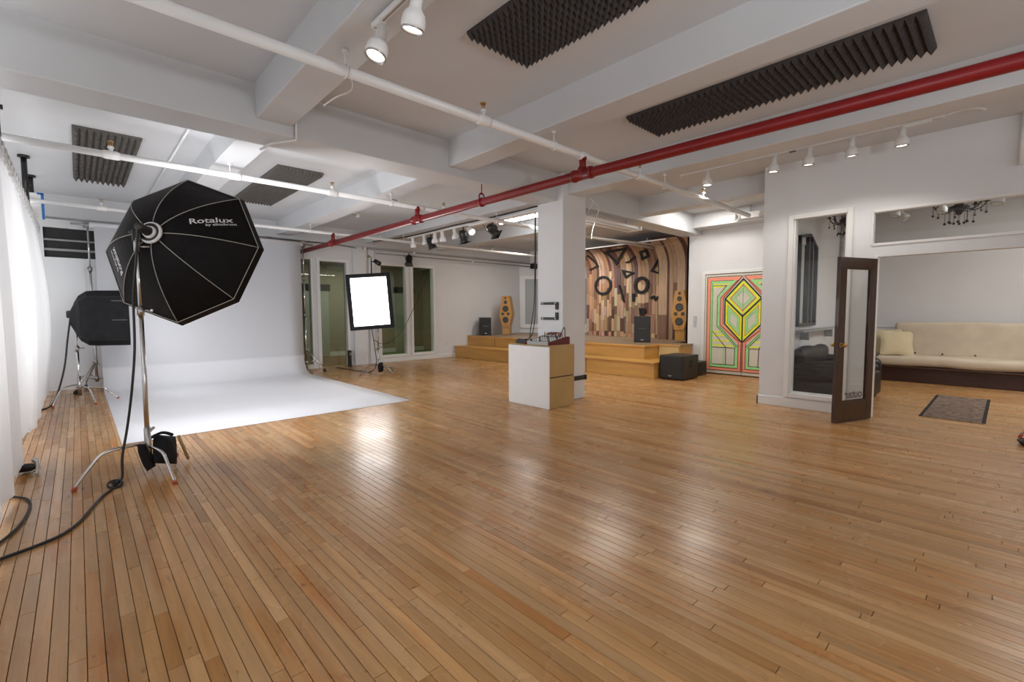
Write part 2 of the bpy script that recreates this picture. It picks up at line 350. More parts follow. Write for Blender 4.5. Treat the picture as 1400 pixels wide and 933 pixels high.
# left wall with windows behind the curtain; rear wall with openings made up for the fill lights
def wall_left():
    mb = MB(); cur = -4.4; x0, x1 = -1.22, -1.1
    for yy in (1.2, 4.2, 7.2, 10.0):
        a, b_ = yy-1.1, yy+1.1
        mb.box(x0, x1, cur, a, 0, CZ); mb.box(x0, x1, a, b_, 0, .8); mb.box(x0, x1, a, b_, 2.7, CZ); cur = b_
    mb.box(x0, x1, cur, 12.1, 0, CZ); return S('wall_left', mb, M['wall'])
wall_left()
wall_x('wall_rear', -4.22, -4.1, -1.2, 13.2, CZ, [(-.1, 2.5, .75, 2.65), (3.3, 5.9, .75, 2.65)], M['wall'])
# diagonal corner wall of the stage, wall behind the wood panelling, wall with the painted doors
def slab(mb, p, q, t, z0, z1):
    p = Vector((*p, 0)); q = Vector((*q, 0)); n = (q-p).normalized().cross(Vector((0, 0, 1)))*t
    return mb.add([(*p.xy, z0), (*q.xy, z0), (*(q+n).xy, z0), (*(p+n).xy, z0), (*p.xy, z1), (*q.xy, z1), (*(q+n).xy, z1), (*(p+n).xy, z1)],
                  [(0, 1, 2, 3), (4, 5, 6, 7), (0, 1, 5, 4), (1, 2, 6, 5), (2, 3, 7, 6), (3, 0, 4, 7)])
mb = MB(); slab(mb, (13.1, 9.7), (11.25, 11.75), .12, 0, CZ); S('wall_corner', mb, M['wall'])
S('wall_right', MB().box(13.1, 13.22, 4.9, 9.8, 0, CZ), M['wall'])
w5 = S('window_5', MB().box(13.02, 13.1, 9.0, 9.95, .6, 2.2, b=.01), M['dark'])
S('window_sill', MB().box(12.96, 13.1, 8.9, 9.95, .50, .58), M['trim'], w5)
wall_door = S('wall_front_right', MB().box(10.2, 10.34, 4.64, 5.06, 0, CZ).box(10.2, 10.34, 2.5, 3.03, 0, CZ).box(10.2, 10.34, 3.03, 4.64, 2.2, CZ).box(10.2, 13.2, 5.02, 5.06, 0, CZ), M['wall'])
# partition with tall window, strip window and wide opening
PX = 7.42
mb = MB()
mb.box(PX, PX+.12, 2.12, 2.52, 0, CZ).box(PX, PX+.12, 1.5, 2.12, 0, .21).box(PX, PX+.12, 1.5, 2.12, 2.66, CZ)
mb.box(PX, PX+.12, 1.24, 1.5, 0, CZ).box(PX, PX+.12, 1.19, 1.24, 0, 2.22)
mb.box(PX, PX+.12, -2.2, 1.24, 2.63, CZ).box(PX, PX+.12, -2.2, 1.19, 2.06, 2.22).box(PX, PX+.12, -4.1, -2.2, 0, CZ)
mb.box(PX+.12, 10.3, 2.40, 2.52, 0, CZ).box(10.3, 12.7, 2.40, 2.52, 0, CZ)
S('wall_partition', mb, M['wall'])
mb = MB(); F = .065
for (a, b_, c, d) in ((2.12, 2.12+F, .21-F, 2.66+F), (1.5-F, 1.5, .21-F, 2.66+F), (1.5, 2.12, 2.66, 2.66+F), (1.5, 2.12, .21-F, .21)):
    mb.box(PX-.03, PX+.01, a, b_, c, d, b=.008)
w6 = S('window_6', mb, M['trim'])
S('window_jamb', MB().box(PX+.0, PX+.12, 2.10, 2.12, .21, 2.66).box(PX, PX+.12, 1.5, 1.515, .21, 2.66).box(PX, PX+.12, 1.5, 2.12, .21, .225), M['trim'], w6)
S('window_pane', MB().box(PX+.06, PX+.068, 1.5, 2.12, .21, 2.66), M['glass'], w6)
mb = MB(); mb.box(PX-.012, PX+.10, -2.19, 1.236, 2.20, 2.232, b=.004).box(PX-.012, PX+.10, -2.19, 1.236, 2.618, 2.65, b=.004).box(PX-.012, PX+.10, 1.222, 1.244, 2.21, 2.64, b=.004)
w7 = S('window_7', mb, M['trim']); S('window_pane', MB().box(PX+.05, PX+.056, -2.2, 1.225, 2.22, 2.63), M['glass'], w7)
S('baseboard_partition', MB().box(PX-.022, PX, 1.2, 2.545, 0, .13, b=.005).box(PX-.022, PX+.3, 2.52, 2.545, 0, .13, b=.005), M['trim'])
S('trim_door_stop', MB().box(PX-.02, PX+.13, 1.165, 1.195, 0, 2.07, b=.004), M['trim'])
S('wall_lounge', MB().box(12.6, 12.72, -4.1, 2.52, 0, CZ), M['wall'])
S('trim_lounge', MB().box(12.585, 12.6, -4.1, 2.4, .86, .89, b=.003).box(12.585, 12.6, -4.1, 2.4, 1.02, 1.04, b=.003), M['trim'])
S('baseboard_lounge', MB().box(12.58, 12.6, -4.1, 2.4, 0, .14, b=.004), M['trim'])
S('trim_lounge_column', MB().box(11.9, 12.6, 2.05, 2.4, 0, CZ, b=.01), M['wall'])

# ------------------------------------------------------------------ stage
st = thing('stage', (9, 8, 0), 'low two-step plywood stage along the wall in front of the wood panelling', 'stage')
st.location = (0, 0, 0)
MB().box(8.5, 13.1, 4.88, YB, .0, .315, b=.004).ob('lower_step', M['stagewood'], st)
MB().box(8.46, 9.02, 4.87, YB, .315, .335, b=.004).ob('step_nosing', M['stagewood'], st)
MB().box(9.02, 13.05, 5.42, YB-.001, .316, .62, b=.004).box(9.62, 10.19, 4.90, 5.42, .316, .62, b=.004).ob('upper_step', M['stagewood'], st)
MB().box(9.0, 13.05, 5.40, YB-.002, .62, .64, b=.003).box(9.6, 10.19, 4.88, 5.40, .62, .64, b=.003).ob('deck', M['stagetop'], st)
MB().box(8.985, 9.01, 5.40, YB-.002, .595, .64, b=.004).box(8.99, 9.6, 5.385, 5.41, .595, .64, b=.004).box(9.585, 9.61, 4.88, 5.385, .595, .64, b=.004).ob('deck_edging', M['stagewood'], st, label='bright varnished edging')
MB().box(9.605, 9.622, 4.92, 5.40, .345, .592).ob('end_panel', M['stagepale'], st, label='pale plywood end panel')
for (x_, y_, a_, b_) in ((8.495, 9.0, .01, .31), (8.495, 6.6, .01, .31), (9.014, 8.6, .34, .6), (9.014, 10.4, .34, .6)): MB().box(x_, x_+.007, y_, y_+.01, a_, b_).ob('panel_joint', M['sofawood'], st)

# ------------------------------------------------------------------ curved wood plank wall
def prof(s, X0, R=.70, Z0=2.50):
    if s <= Z0: return X0, s, -1, 0
    t = (s-Z0)/R; return X0-R+R*math.cos(t), Z0+R*math.sin(t), -math.cos(t), -math.sin(t)
WT = [(a*.84, b*.80, c*.72) for a, b, c in ((.46, .30, .20), (.34, .20, .13), (.54, .38, .27), (.17, .085, .06), (.10, .048, .042), (.48, .32, .22), (.40, .23, .14), (.24, .135, .09), (.60, .44, .32))]
ww = thing('wood_plank_wall', (0, 0, 0), 'tall wall of mixed brown wood planks curving forward at the top behind the stage', 'panelling')
rw = random.Random(11)
def wood_strip(y0, y1, s0, s1, X0, col, th):
    mb = MB(); g = .0025
    ss = [s0+g] + [v for v in (2.50+.70*math.radians(a) for a in range(0, 90, 10)) if s0+g < v < s1-g] + [s1-g]
    vs = []
    for s_ in ss:
        x_, z_, nx, nz = prof(s_, X0)
        for (yy, d) in ((y0+g, 0), (y1-g, 0), (y1-g, th), (y0+g, th)): vs.append((x_+nx*d, yy, z_+nz*d))
    n = len(ss); fs = [(i*4+k, i*4+(k+1) % 4, i*4+4+(k+1) % 4, i*4+4+k) for i in range(n-1) for k in range(4)]+[(0, 1, 2, 3), ((n-1)*4+3, (n-1)*4+2, (n-1)*4+1, (n-1)*4)]
    mb.add(vs, fs); me = mb.mesh('plank', M['woodwall'])
    bm = bmesh.new(); bm.from_mesh(me); bmesh.ops.recalc_face_normals(bm, faces=bm.faces[:]); bm.to_mesh(me); bm.free()
    colorize(me, [col]*len(fs)); o = bpy.data.objects.new('plank', me); C.objects.link(o); o.parent = ww
STOP = 2.50+.70*math.radians(74)
yy = 6.16; ci = 0
while yy < 8.9:
    wdt = rw.choice((.075, .09, .10, .115)); s_ = .64
    # long upper boards, shorter ones towards the floor
    cuts = [.64, .64+rw.uniform(.08, .17)]
    while cuts[-1] < 1.75: cuts.append(cuts[-1]+rw.uniform(.22, .62))
    if rw.random() < .35: cuts.append(min(cuts[-1]+rw.uniform(.4, .8), 2.8))
    cuts.append(STOP)
    pc = -1
    for a, b_ in zip(cuts[:-1], cuts[1:]):
        k = rw.randrange(len(WT))
        while k == pc: k = rw.randrange(len(WT))
        pc = k; c = [v*rw.uniform(.85, 1.15) for v in WT[k]]
        wood_strip(yy, yy+wdt, a, b_, 11.6, c, rw.uniform(.018, .034))
    yy += wdt
# nearer right-hand section, long boards
for (a, b_, cs) in ((5.065, 5.28, ((.64, 3.4, 5),)), (5.28, 5.44, ((.64, 3.4, 0),)), (5.44, 5.56, ((.64, .95, 3), (.95, 3.4, 4))), (5.56, 5.78, ((.64, 3.4, 2),)), (5.78, 5.88, ((.64, 1.3, 4), (1.3, 2.1, 3), (2.1, 3.4, 0))),
                    (5.88, 5.99, ((.64, 3.4, 0),)), (5.99, 6.05, ((.64, 3.4, 4),)), (6.05, 6.29, ((.64, 1.28, 7), (1.28, 3.4, 2)))):
    for (s0, s1, k) in cs: wood_strip(a, b_, s0, min(s1, STOP+.02), 11.15, WT[k], .025)
mb = MB(); ss = [.64]+[2.50+.70*math.radians(a) for a in range(0, 72, 10)]+[STOP]
for (X0, ya, yb) in ((11.63, 6.10, 8.92), (11.18, 5.065, 6.285)):
    vs = []
    for s_ in ss:
        x_, z_, nx, nz = prof(s_, X0)
        for (yv, d) in ((ya, 0), (yb, 0), (yb, -.06), (ya, -.06)): vs.append((x_+nx*d, yv, z_+nz*d))
    n = len(ss); mb.add(vs, [(i*4+k, i*4+(k+1) % 4, i*4+4+(k+1) % 4, i*4+4+k) for i in range(n-1) for k in range(4)]+[(0, 1, 2, 3), ((n-1)*4+3, (n-1)*4+2, (n-1)*4+1, (n-1)*4)])

mb.ob('backing', M['sofawood'], ww)
# black felt shapes on it, laid on the curved surface at (y, distance up the profile)
def on_wall(y, s_, d):
    x_, z_, nx, nz = prof(s_, 11.6); return Vector((x_+nx*d, y, z_+nz*d))
def felt_ribbon(mb, pts, w, closed, d0=.036, d1=.062):
    n = len(pts); P = []
    for i, p in enumerate(pts):
        a = Vector(pts[i-1] if (closed or i > 0) else p); b_ = Vector(pts[(i+1) % n] if (closed or i < n-1) else p); p = Vector(p)
        t1 = (p-a).normalized() if (p-a).length > 0 else (b_-p).normalized(); t2 = (b_-p).normalized() if (b_-p).length > 0 else t1
        t = (t1+t2).normalized(); nn = Vector((-t.y, t.x)); k = min(2.2, 1/max(.3, nn.dot(Vector((-t1.y, t1.x)))))
        P.append((p+nn*w/2*k, p-nn*w/2*k))
    vs = []
    for (l, r_) in P: vs += [on_wall(l.x, l.y, d0), on_wall(r_.x, r_.y, d0), on_wall(r_.x, r_.y, d1), on_wall(l.x, l.y, d1)]
    fs = [(i*4+k, i*4+(k+1) % 4, (i+1)*4+(k+1) % 4, (i+1)*4+k) for i in range(n-1) for k in range(4)]
    if closed: fs += [((n-1)*4+k, (n-1)*4+(k+1) % 4, (k+1) % 4, k) for k in range(4)]
    else: fs += [(0, 1, 2, 3), ((n-1)*4, (n-1)*4+1, (n-1)*4+2, (n-1)*4+3)]
    mb.add(vs, fs)
def subdiv(pts, closed, k=5):
    out = []; n = len(pts)
    for i in range(n if closed else n-1):
        a = Vector(pts[i]); b_ = Vector(pts[(i+1) % n])
        for j in range(k): out.append(a.lerp(b_, j/k))
    if not closed: out.append(Vector(pts[-1]))
    return [tuple(p) for p in out]
def felt(label, pts, w, closed=True):
    mb = MB(); felt_ribbon(mb, subdiv(pts, closed), w, closed); return mb.ob('wall_shape', M['shape'], label=label, cat='wall decoration', group='black felt shapes on the plank wall')
ring = lambda y, s_, ry, rs: [(y+ry*math.cos(a*PI/16), s_+rs*math.sin(a*PI/16)) for a in range(32)]
mb = MB(); felt_ribbon(mb, ring(8.36, 2.15, .27, .25), .075, True); mb.ob('wall_shape', M['shape'], label='larger black ring at the left of the plank wall', cat='wall decoration', group='black felt shapes on the plank wall')
mb = MB(); felt_ribbon(mb, ring(7.06, 2.10, .195, .20), .09, True); mb.ob('wall_shape', M['shape'], label='thick black ring in the middle of the plank wall above the small black speaker', cat='wall decoration', group='black felt shapes on the plank wall')
felt('black open angle shape at the far left edge of the plank wall', [(8.73, 3.2), (8.52, 2.76), (8.84, 2.66)], .06, False)
felt('largest black triangle outline at the top of the plank wall', [(8.05, 3.24), (7.32, 3.33), (7.86, 2.80)], .075)
felt('black wavy bar beside the largest triangle on the plank wall', [(7.53, 2.79), (7.41, 2.81), (7.32, 2.88), (7.18, 2.96)], .05, False)
felt('tilted black square outline at the top right of the plank wall', [(6.97, 3.09), (6.78, 3.14), (6.79, 2.93), (6.99, 2.86)], .07)
felt('narrow upright black triangle outline at the right of the plank wall', [(6.50, 2.83), (6.53, 2.40), (6.75, 2.48)], .05)
felt('small black triangle outline between the two rings on the plank wall', [(7.68, 2.55), (7.34, 2.46), (7.57, 2.35)], .055)
felt('black squiggle hanging between the two rings on the plank wall', [(7.80, 2.13), (7.74, 1.98), (7.69, 1.88), (7.67, 1.76), (7.61, 1.64)], .055, False)
felt('small upright black rectangle low on the plank wall', [(7.31, 1.88), (7.31, 1.65)], .09, False)
felt('black zigzag bar at the lower right of the plank wall', [(6.77, 1.73), (6.68, 1.77), (6.62, 1.70), (6.51, 1.77)], .07, False)
felt('small tilted black square outline just above the black speaker', [(7.09, 1.43), (6.96, 1.42), (6.94, 1.33), (7.07, 1.30)], .075)

# ------------------------------------------------------------------ painted double doors
DX = 10.19
TK = [0]
def tape(mb, pts, w, closed=False, x=DX, h=.004):
    """mitred flat strip along a polyline in the door plane, slightly proud of it"""
    TK[0] += 1; h = h+.00022*(TK[0] % 9)
    P = [Vector(p) for p in pts]
    if (P[0]-P[-1]).length < .03 and len(P) > 3: closed = True; P = P[:-1]
    n = len(P); E = []
    for i in range(n):
        a = P[i-1] if (closed or i > 0) else None; c = P[(i+1) % n] if (closed or i < n-1) else None
        t1 = (P[i]-a).normalized() if a is not None else (c-P[i]).normalized(); t2 = (c-P[i]).normalized() if c is not None else t1
        t = (t1+t2).normalized(); nn = Vector((-t.y, t.x)); k = min(2.5, 1/max(.3, nn.dot(Vector((-t1.y, t1.x)))))
        E.append((P[i]+nn*w/2*k, P[i]-nn*w/2*k))
    vs = []
    for l, r_ in E: vs += [(x, *l), (x, *r_), (x-h, *r_), (x-h, *l)]
    fs = []
    for i in range(n if closed else n-1):
        j = (i+1) % n; fs += [(i*4+1, i*4+2, j*4+2, j*4+1), (i*4+2, i*4+3, j*4+3, j*4+2), (i*4+3, i*4, j*4, j*4+3)]
    if not closed: fs += [(0, 1, 2, 3), ((n-1)*4, (n-1)*4+3, (n-1)*4+2, (n-1)*4+1)]
    mb.add(vs, fs)
YS = 3.82
pat = dict(
 t_orange=[([(3.90, 2.07), (4.535, 2.07), (4.535, .12), (3.86, .12), (3.86, .69), (4.255, 1.07), (4.255, 1.66), (3.90, 2.07)], .072)],
 t_green=[([(4.01, 2.0), (4.47, 2.0), (4.47, .19), (3.935, .19), (3.935, .64), (4.325, 1.06), (4.325, 1.69), (4.03, 1.99)], .05), ([(4.2, .62), (4.2, .22)], .02)],
 t_yellow=[([(4.45, 1.955), (4.10, 1.955)], .022), ([(4.44, 1.905), (4.20, 1.905)], .03), ([(4.44, .93), (4.26, .93)], .03), ([(4.44, .85), (4.17, .85)], .035), ([(4.44, .735), (4.07, .735)], .03), ([(4.44, .635), (3.98, .625)], .035)],
 t_black=[([(4.575, 2.12), (3.85, 2.12)], .010), ([(4.575, .09), (3.83, .09)], .012), ([(4.575, 2.12), (4.575, .09)], .010), ([(4.495, 2.03), (4.02, 2.03)], .008), ([(4.50, 2.03), (4.50, .16)], .006), ([(4.50, .155), (3.90, .155)], .008), ([(3.895, .155), (3.895, .70)], .008), ([(3.835, .09), (3.835, .70)], .010),
          ([(4.442, .94), (4.155, .60), (4.146, .22)], .012), ([(4.443, .59), (3.965, .59), (3.964, .22), (4.434, .22)], .012), ([(4.314, 1.06), (3.90, .62)], .010), ([(4.286, 1.08), (3.87, .72)], .010), ([(4.45, 1.925), (4.16, 1.925), (4.352, 1.69), (4.352, 1.05), (3.93, .60)], .010),
          ([(4.22, 1.66), (4.22, 1.09)], .010), ([(4.285, 1.65), (4.285, 1.07)], .008), ([(4.46, 1.985), (4.46, .2)], .006), ([(4.22, 1.66), (3.84, 2.11)], .010), ([(4.285, 1.65), (3.93, 2.03)], .008)])
for side in (0, 1):
    name = 'door_4' if side == 0 else 'door_5'
    y0, y1 = (YS+.004, 4.62) if side == 0 else (3.045, YS-.004)
    dr = MB().box(DX, DX+.05, y0, y1, .02, 2.17, b=.004).ob(name, M['doorcream'], kind='structure')
    for k, L in pat.items():
        mb = MB(); hh = {'t_orange': .002, 't_green': .005, 't_yellow': .0035, 't_black': .008}[k]
        for pts, w in L:
            pts = pts if side == 0 else [(2*YS-a, b_) for a, b_ in pts]
            tape(mb, pts, w, x=DX+.001, h=hh)
        mb.ob(k[2:]+'_tape', M[k], dr, label=k[2:]+' tape lines on the painted door')
    # half of the cube motif
    def sc2(pts, c, k): return [(c[0]+(a-c[0])*k, c[1]+(b_-c[1])*k) for a, b_ in pts]
    T, L_, B, Bt, Lb = (YS, 2.05), (4.185, 1.64), (YS, 1.265), (YS, .715), (4.185, 1.10)
    top = [T, L_, B]; lf = [L_, B, Bt, Lb]; cl = ((4.185+YS)/2, (1.64+1.265+.715+1.10)/4); ct = (YS, (2.05+1.265)/2)
    def mir(p): return p if side == 0 else [(2*YS-a, b_) for a, b_ in p]
    for (kk, k, w, hh) in (('t_yellow', .84, .045, .005), ('t_red', .70, .010, .007), ('t_green', .58, .032, .007), ('t_green', .42, .012, .007)):
        mb = MB(); tape(mb, mir(sc2(top, ct, k)), w, x=DX+.001, h=hh); tape(mb, mir(sc2(lf, cl, k)), w, closed=True, x=DX+.001, h=hh)
        mb.ob('cube_'+kk[2:]+'_tape', M[kk], dr)
    mb = MB(); tape(mb, mir([T, L_, Lb, Bt]), .026, x=DX+.001, h=.011); tape(mb, mir([L_, B]), .026, x=DX+.001, h=.0135); mb.box(DX-.0155, DX, YS-.011 if side else YS, YS if side else YS+.011, .72, 1.265)
    mb.ob('cube_black_tape', M['t_black'], dr)
S('trim_double_door', MB().box(DX-.02, DX+.05, 4.625, 4.70, 0, 2.25, b=.006).box(DX-.02, DX+.05, 2.96, 3.04, 0, 2.25, b=.006).box(DX-.02, DX+.05, 3.04, 4.625, 2.18, 2.25, b=.006), M['trim'])
S('wall_door_void', MB().box(10.34, 10.36, 3.0, 4.7, 0, 2.3), M['dark'])
hh = thing('wall_plate', (10.2, 4.85, 1.14), 'small grey metal plate on the white wall left of the painted doors', 'wall plate')
MB().box(-.012, 0, -.035, .035, -.12, .12, b=.004).ob('plate', M['steel'], hh); MB().box(-.02, -.012, -.01, .01, .02, .05, b=.002).ob('toggle', M['wplast'], hh)
hd = thing('door_handle_set', (DX, 3.36, 1.02), 'wooden bar handle near the middle of the painted double doors', 'handle')
MB().tube([(-.05, .1, 0), (-.05, -.1, .0)], .014).ob('bar', M['tan'], hd)
for q in (-.07, .07): MB().tube([(0, q, 0), (-.05, q, 0)], .01).ob('handle_post', M['tan'], hd)

# ================================================================== CEILING SERVICES
def foam(label, x0, x1, y0, y1, nt, n_across, mt, wedge=False, h=.055):
    t = thing('acoustic_foam_panel', (x0, y0, CZ), label, 'foam panel', group='acoustic foam on the ceiling')
    Lt = (y1-y0)/nt; p = (x1-x0)/n_across; ny = max(1, round(Lt/p)); q = Lt/ny
    mb = MB(); mb.box(0, x1-x0, 0, Lt, -.02, 0)
    for i in range(n_across):
        if wedge:
            k = 10
            for j in range(k):
                ya, yb = Lt*j/k, Lt*(j+1)/k; sa = .012*math.sin(j*1.9); sb = .012*math.sin((j+1)*1.9)
                mb.add([(i*p, ya, -.02), ((i+1)*p, ya, -.02), ((i+.5)*p+sa, ya, -.02-h), (i*p, yb, -.02), ((i+1)*p, yb, -.02), ((i+.5)*p+sb, yb, -.02-h)], [(0, 2, 5, 3), (1, 4, 5, 2), (0, 1, 2), (3, 5, 4)])
        else:
            for j in range(ny):
                a, b_ = i*p, j*q
                mb.add([(a, b_, -.02), (a+p, b_, -.02), (a+p, b_+q, -.02), (a, b_+q, -.02), (a+p/2, b_+q/2, -.02-h)], [(0, 4, 1), (1, 4, 2), (2, 4, 3), (3, 4, 0)])
    me = mb.mesh('foam_tile', mt)
    for k in range(nt):
        o = bpy.data.objects.new('foam_tile', me); C.objects.link(o); o.parent = t; o.location = (0, k*Lt, 0)
    return t
foam('dark grey ridged foam panel on the ceiling at the far left above the octagonal softbox', .05, .66, 7.1, 9.75, 4, 10, M['foamg'], True)
foam('grey foam panel on the ceiling bay behind the long white pipe above the backdrop', 2.14, 2.78, 7.07, 9.65, 4, 13, M['foamg'])
foam('dark pyramid foam panel at the top centre of the picture', 2.20, 2.83, -.2, 2.83, 5, 11, M['foam'])
foam('longest dark pyramid foam panel beside the red pipe', 4.37, 5.03, .48, 2.88, 4, 11, M['foam'])

def pipe_run(name, label, y, x0, x1, z, r, heads, couplings, hangers, mt):
    t = thing(name, (0, y, z), label, 'pipe', group='white sprinkler pipes under the ceiling')
    MB().tube([(x0, 0, 0), (x1, 0, 0)], r, 14).ob('pipe', mt, t)
    for x_ in couplings:
        MB().tube([(x_-.07, 0, 0), (x_-.05, 0, 0), (x_+.05, 0, 0), (x_+.07, 0, 0)], [r*1.05, r*1.28, r*1.28, r*1.05], 14).ob('coupling', mt, t)
    for x_ in heads:
        MB().tube([(x_, 0, 0), (x_, 0, r+.05)], r*.55, 10).tube([(x_, 0, r+.03), (x_, 0, r+.055)], r*.8, 6).ob('tee_outlet', mt, t)
        MB().tube([(x_-.014, 0, r+.055), (x_-.018, 0, r+.10)], .004, 6).tube([(x_+.014, 0, r+.055), (x_+.018, 0, r+.10)], .004, 6).tube([(x_, 0, r+.10), (x_, 0, r+.106)], .028, 12).tube([(x_, 0, r+.055), (x_, 0, r+.1)], .004, 6).ob('sprinkler_head', M['brass'], t)
    for (x_, zt) in hangers:
        MB().tube([(x_, 0, r*.8), (x_, 0, zt-z)], .006, 6).tube([(x_, math.cos(a*PI/8)*(r+.006), math.sin(a*PI/8)*(r+.006)) for a in range(16)], .006, 5, closed=True).tube([(x_, 0, zt-z-.02), (x_, 0, zt-z)], .022, 8).ob('hanger', mt, t)
    return t
ZP = 3.02
pipe_run('sprinkler_pipe', 'nearest white sprinkler pipe crossing the top left of the picture towards the painted doors', 3.13, -1.0, 8.5, ZP, .036, [2.6, 5.05, 6.75], [2.6, 3.96, 5.05], [(1.4, SZ), (3.5, SZ), (5.65, SZ), (7.8, SZ)], M['pipew'])
pipe_run('sprinkler_pipe', 'middle white sprinkler pipe passing in front of the foam above the octagonal softbox', 6.38, -.5, 13.0, ZP, .034, [.33, 2.62, 4.45, 6.2], [.33, 1.45, 2.62, 4.0, 6.2], [(1.4, SZ), (3.5, SZ), (5.6, SZ), (7.8, SZ)], M['pipew'])
pipe_run('sprinkler_pipe', 'farthest white sprinkler pipe just before the back wall', 9.66, -.45, 13.0, ZP, .030, [.35, 2.2, 5.0, 8.3], [.35, 2.2, 3.98, 6.0], [(3.5, SZ), (5.6, SZ), (7.8, SZ)], M['pipew'])
rp = thing('red_standpipe', (3.95, 0, 2.83), 'long red pipe running diagonally under the ceiling beam', 'pipe')
MB().tube([(0.22, -4.0, 0), (.14, -1.2, 0), (0.02, 2.6, 0), (0, 3.13, 0), (0.0, 11.6, 0)], .050, 18).ob('pipe', M['piper'], rp)
for y_ in (3.13, 6.38, 9.66):
    MB().tube([(0, y_, .02), (0, y_, .17)], .036, 14).tube([(0, y_, .15), (0, y_, .20)], .045, 12).ob('riser', M['piper'], rp)
    MB().tube([(0, y_-.13, 0), (0, y_-.10, 0), (0, y_-.099, 0), (0, y_+.099, 0), (0, y_+.10, 0), (0, y_+.13, 0)], [.06, .066, .058, .058, .066, .06], 18).tube([(0, y_, .0), (0, y_, .075)], [.058, .046], 14).ob('fitting', M['piper'], rp)
for y_, zt in ((4.80, MZ-2.83), ):
    MB().tube([(0, y_, .09), (0, y_, zt)], .007, 6).tube([(math.cos(a*PI/8)*.045, y_, .055+math.sin(a*PI/8)*.06) for a in range(16)], .011, 6, closed=True).tube([(0, y_-.02, 0), (0, y_+.02, 0)], .060, 16).ob('hanger', M['piper'], rp)

# conduits along the top of the back wall
def conduit(label, pts, r, mt, clips=()):
    t = thing('conduit', (0, 0, 0), label, 'conduit', group='conduits and cables high on the walls')
    MB().tube(pts, r, 8).ob('tube', mt, t)
    for c in clips: MB().box(c[0]-.03, c[0]+.03, c[1]-.03, c[1]+.03, c[2]-.03, c[2]+.03, b=.006).ob('junction_box', M['wplast'], t)
    return t
conduit('upper grey conduit along the top of the back wall', [(5.4, 11.36, 3.02), (13.0, 11.36, 3.02)], .018, M['gconduit'], [(5.46, 11.36, 3.02), (6.9, 11.36, 3.02)])
conduit('lower grey conduit along the top of the back wall', [(5.8, 11.42, 2.93), (12.9, 11.42, 2.93)], .016, M['gconduit'], [(9.0, 11.42, 2.93)])
conduit('thin dark cable sagging above the white paper backdrop', smoothcurve([(2.0, 11.3, 3.07), (2.6, 11.3, 3.03), (3.2, 11.3, 3.06), (3.4, 11.3, 3.02), (4.4, 11.3, 3.05), (5.2, 11.3, 3.0)]), .010, M['rubber'], [(3.15, 11.34, 3.04)])
conduit('thin pipe running along the side of the leftmost joist', [(1.0, 5.2, 3.43), (1.0, 11.3, 3.43)], .014, M['pipew'])
conduit('white conduit dropping down the back wall behind the lit softbox', [(5.86, YB-.07, 3.1), (5.86, YB-.07, .35)], .015, M['wplast'], [(5.86, YB-.09, .45)])
# conduit elbows around the near joist
conduit('short white conduit elbow under the beam end at the upper left', [(1.60, 4.70, 3.30), (1.60, 4.70, 3.03), (1.45, 4.95, 3.03), (1.42, 5.2, 3.03)], .012, M['pipew'])
conduit('short white cable end hanging below the nearest sprinkler pipe', smoothcurve([(1.62, 3.6, 3.3), (1.66, 3.6, 3.15), (1.58, 3.72, 3.10), (1.50, 3.78, 3.03)]), .006, M['pipew'])
for k, (x_, y_) in enumerate(((3.98+.2, 7.6), (3.98+.2, 9.3))):
    conduit('ceiling cable end with plug, %s of two beside the red pipe' % ('nearer' if k == 0 else 'farther'), [(x_-.15, y_, 3.45), (x_, y_, 3.40), (x_+.12, y_-.02, 3.38)], .007, M['gconduit'], [(x_+.14, y_-.02, 3.38)])

# ------------------------------------------------------------------ track lights
def lamp_can(mt_body, t, aim, s=1.0):
    """white bell-shaped spotlight: stem, yoke, body, lens; aim = local direction"""
    a = Vector(aim).normalized(); c = Vector((0, 0, -.085*s)); m = frame_to(c, a)
    MB().tube([(0, 0, 0), (0, 0, -.06*s)], .011*s, 8).box(-.02*s, .02*s, -.035*s, .035*s, -.012, .004).ob('stem', mt_body, t)
    MB().lathe([(.001, -.085*s), (.030*s, -.08*s), (.031*s, .0), (.036*s, .018*s), (.054*s, .038*s), (.060*s, .06*s), (.062*s, .085*s), (.060*s, .11*s), (.052*s, .112*s), (.050*s, .095*s)], 20, m).ob('body', mt_body, t)
    MB().lathe([(.060*s, .108*s), (.062*s, .116*s), (.052*s, .116*s), (.052*s, .10*s)], 20, m).ob('rim', M['steel'], t)
    return m
def track_lamp(loc, aim, label, s=1.0, power=6, lit=True, ang=80, group='white spotlights on the ceiling tracks'):
    t = thing('track_spotlight', loc, label, 'spotlight', group=group)
    m = lamp_can(M['wplast'], t, aim, s)
    MB().lathe([(.001, .103*s), (.051*s, .103*s)], 20, m).ob('lens', M['glow'] if lit else M['wplast'], t)
    if power:
        a = Vector(aim).normalized(); p = Vector(loc)+Vector((0, 0, -.085*s))+a*.15*s
        spot('spotlight_beam', p, p+a, power, ang)
    return t
def track(label, p0, p1, cz, extra=None):
    t = thing('light_track', p0, label, 'light track', group='white lighting tracks')
    d = Vector(p1)-Vector(p0); L = d.length
    dx, dy = abs(d.x) > abs(d.y), 0
    if dx: MB().box(0, d.x, -.018, .018, -.02, .012, b=.003).ob('rail', M['pipew'], t); MB().box(.02, d.x-.02, -.006, .006, -.0215, -.02).ob('slot', M['gconduit'], t)
    else: MB().box(-.018, .018, 0, d.y, -.02, .012, b=.003).ob('rail', M['pipew'], t); MB().box(-.006, .006, .02, d.y-.02, -.0215, -.02).ob('slot', M['gconduit'], t)
    for k in (.15, .85):
        q = d*k; MB().tube([(q.x, q.y, .01), (q.x, q.y, cz-p0[2])], .008, 6).ob('mount', M['pipew'], t)
    return t
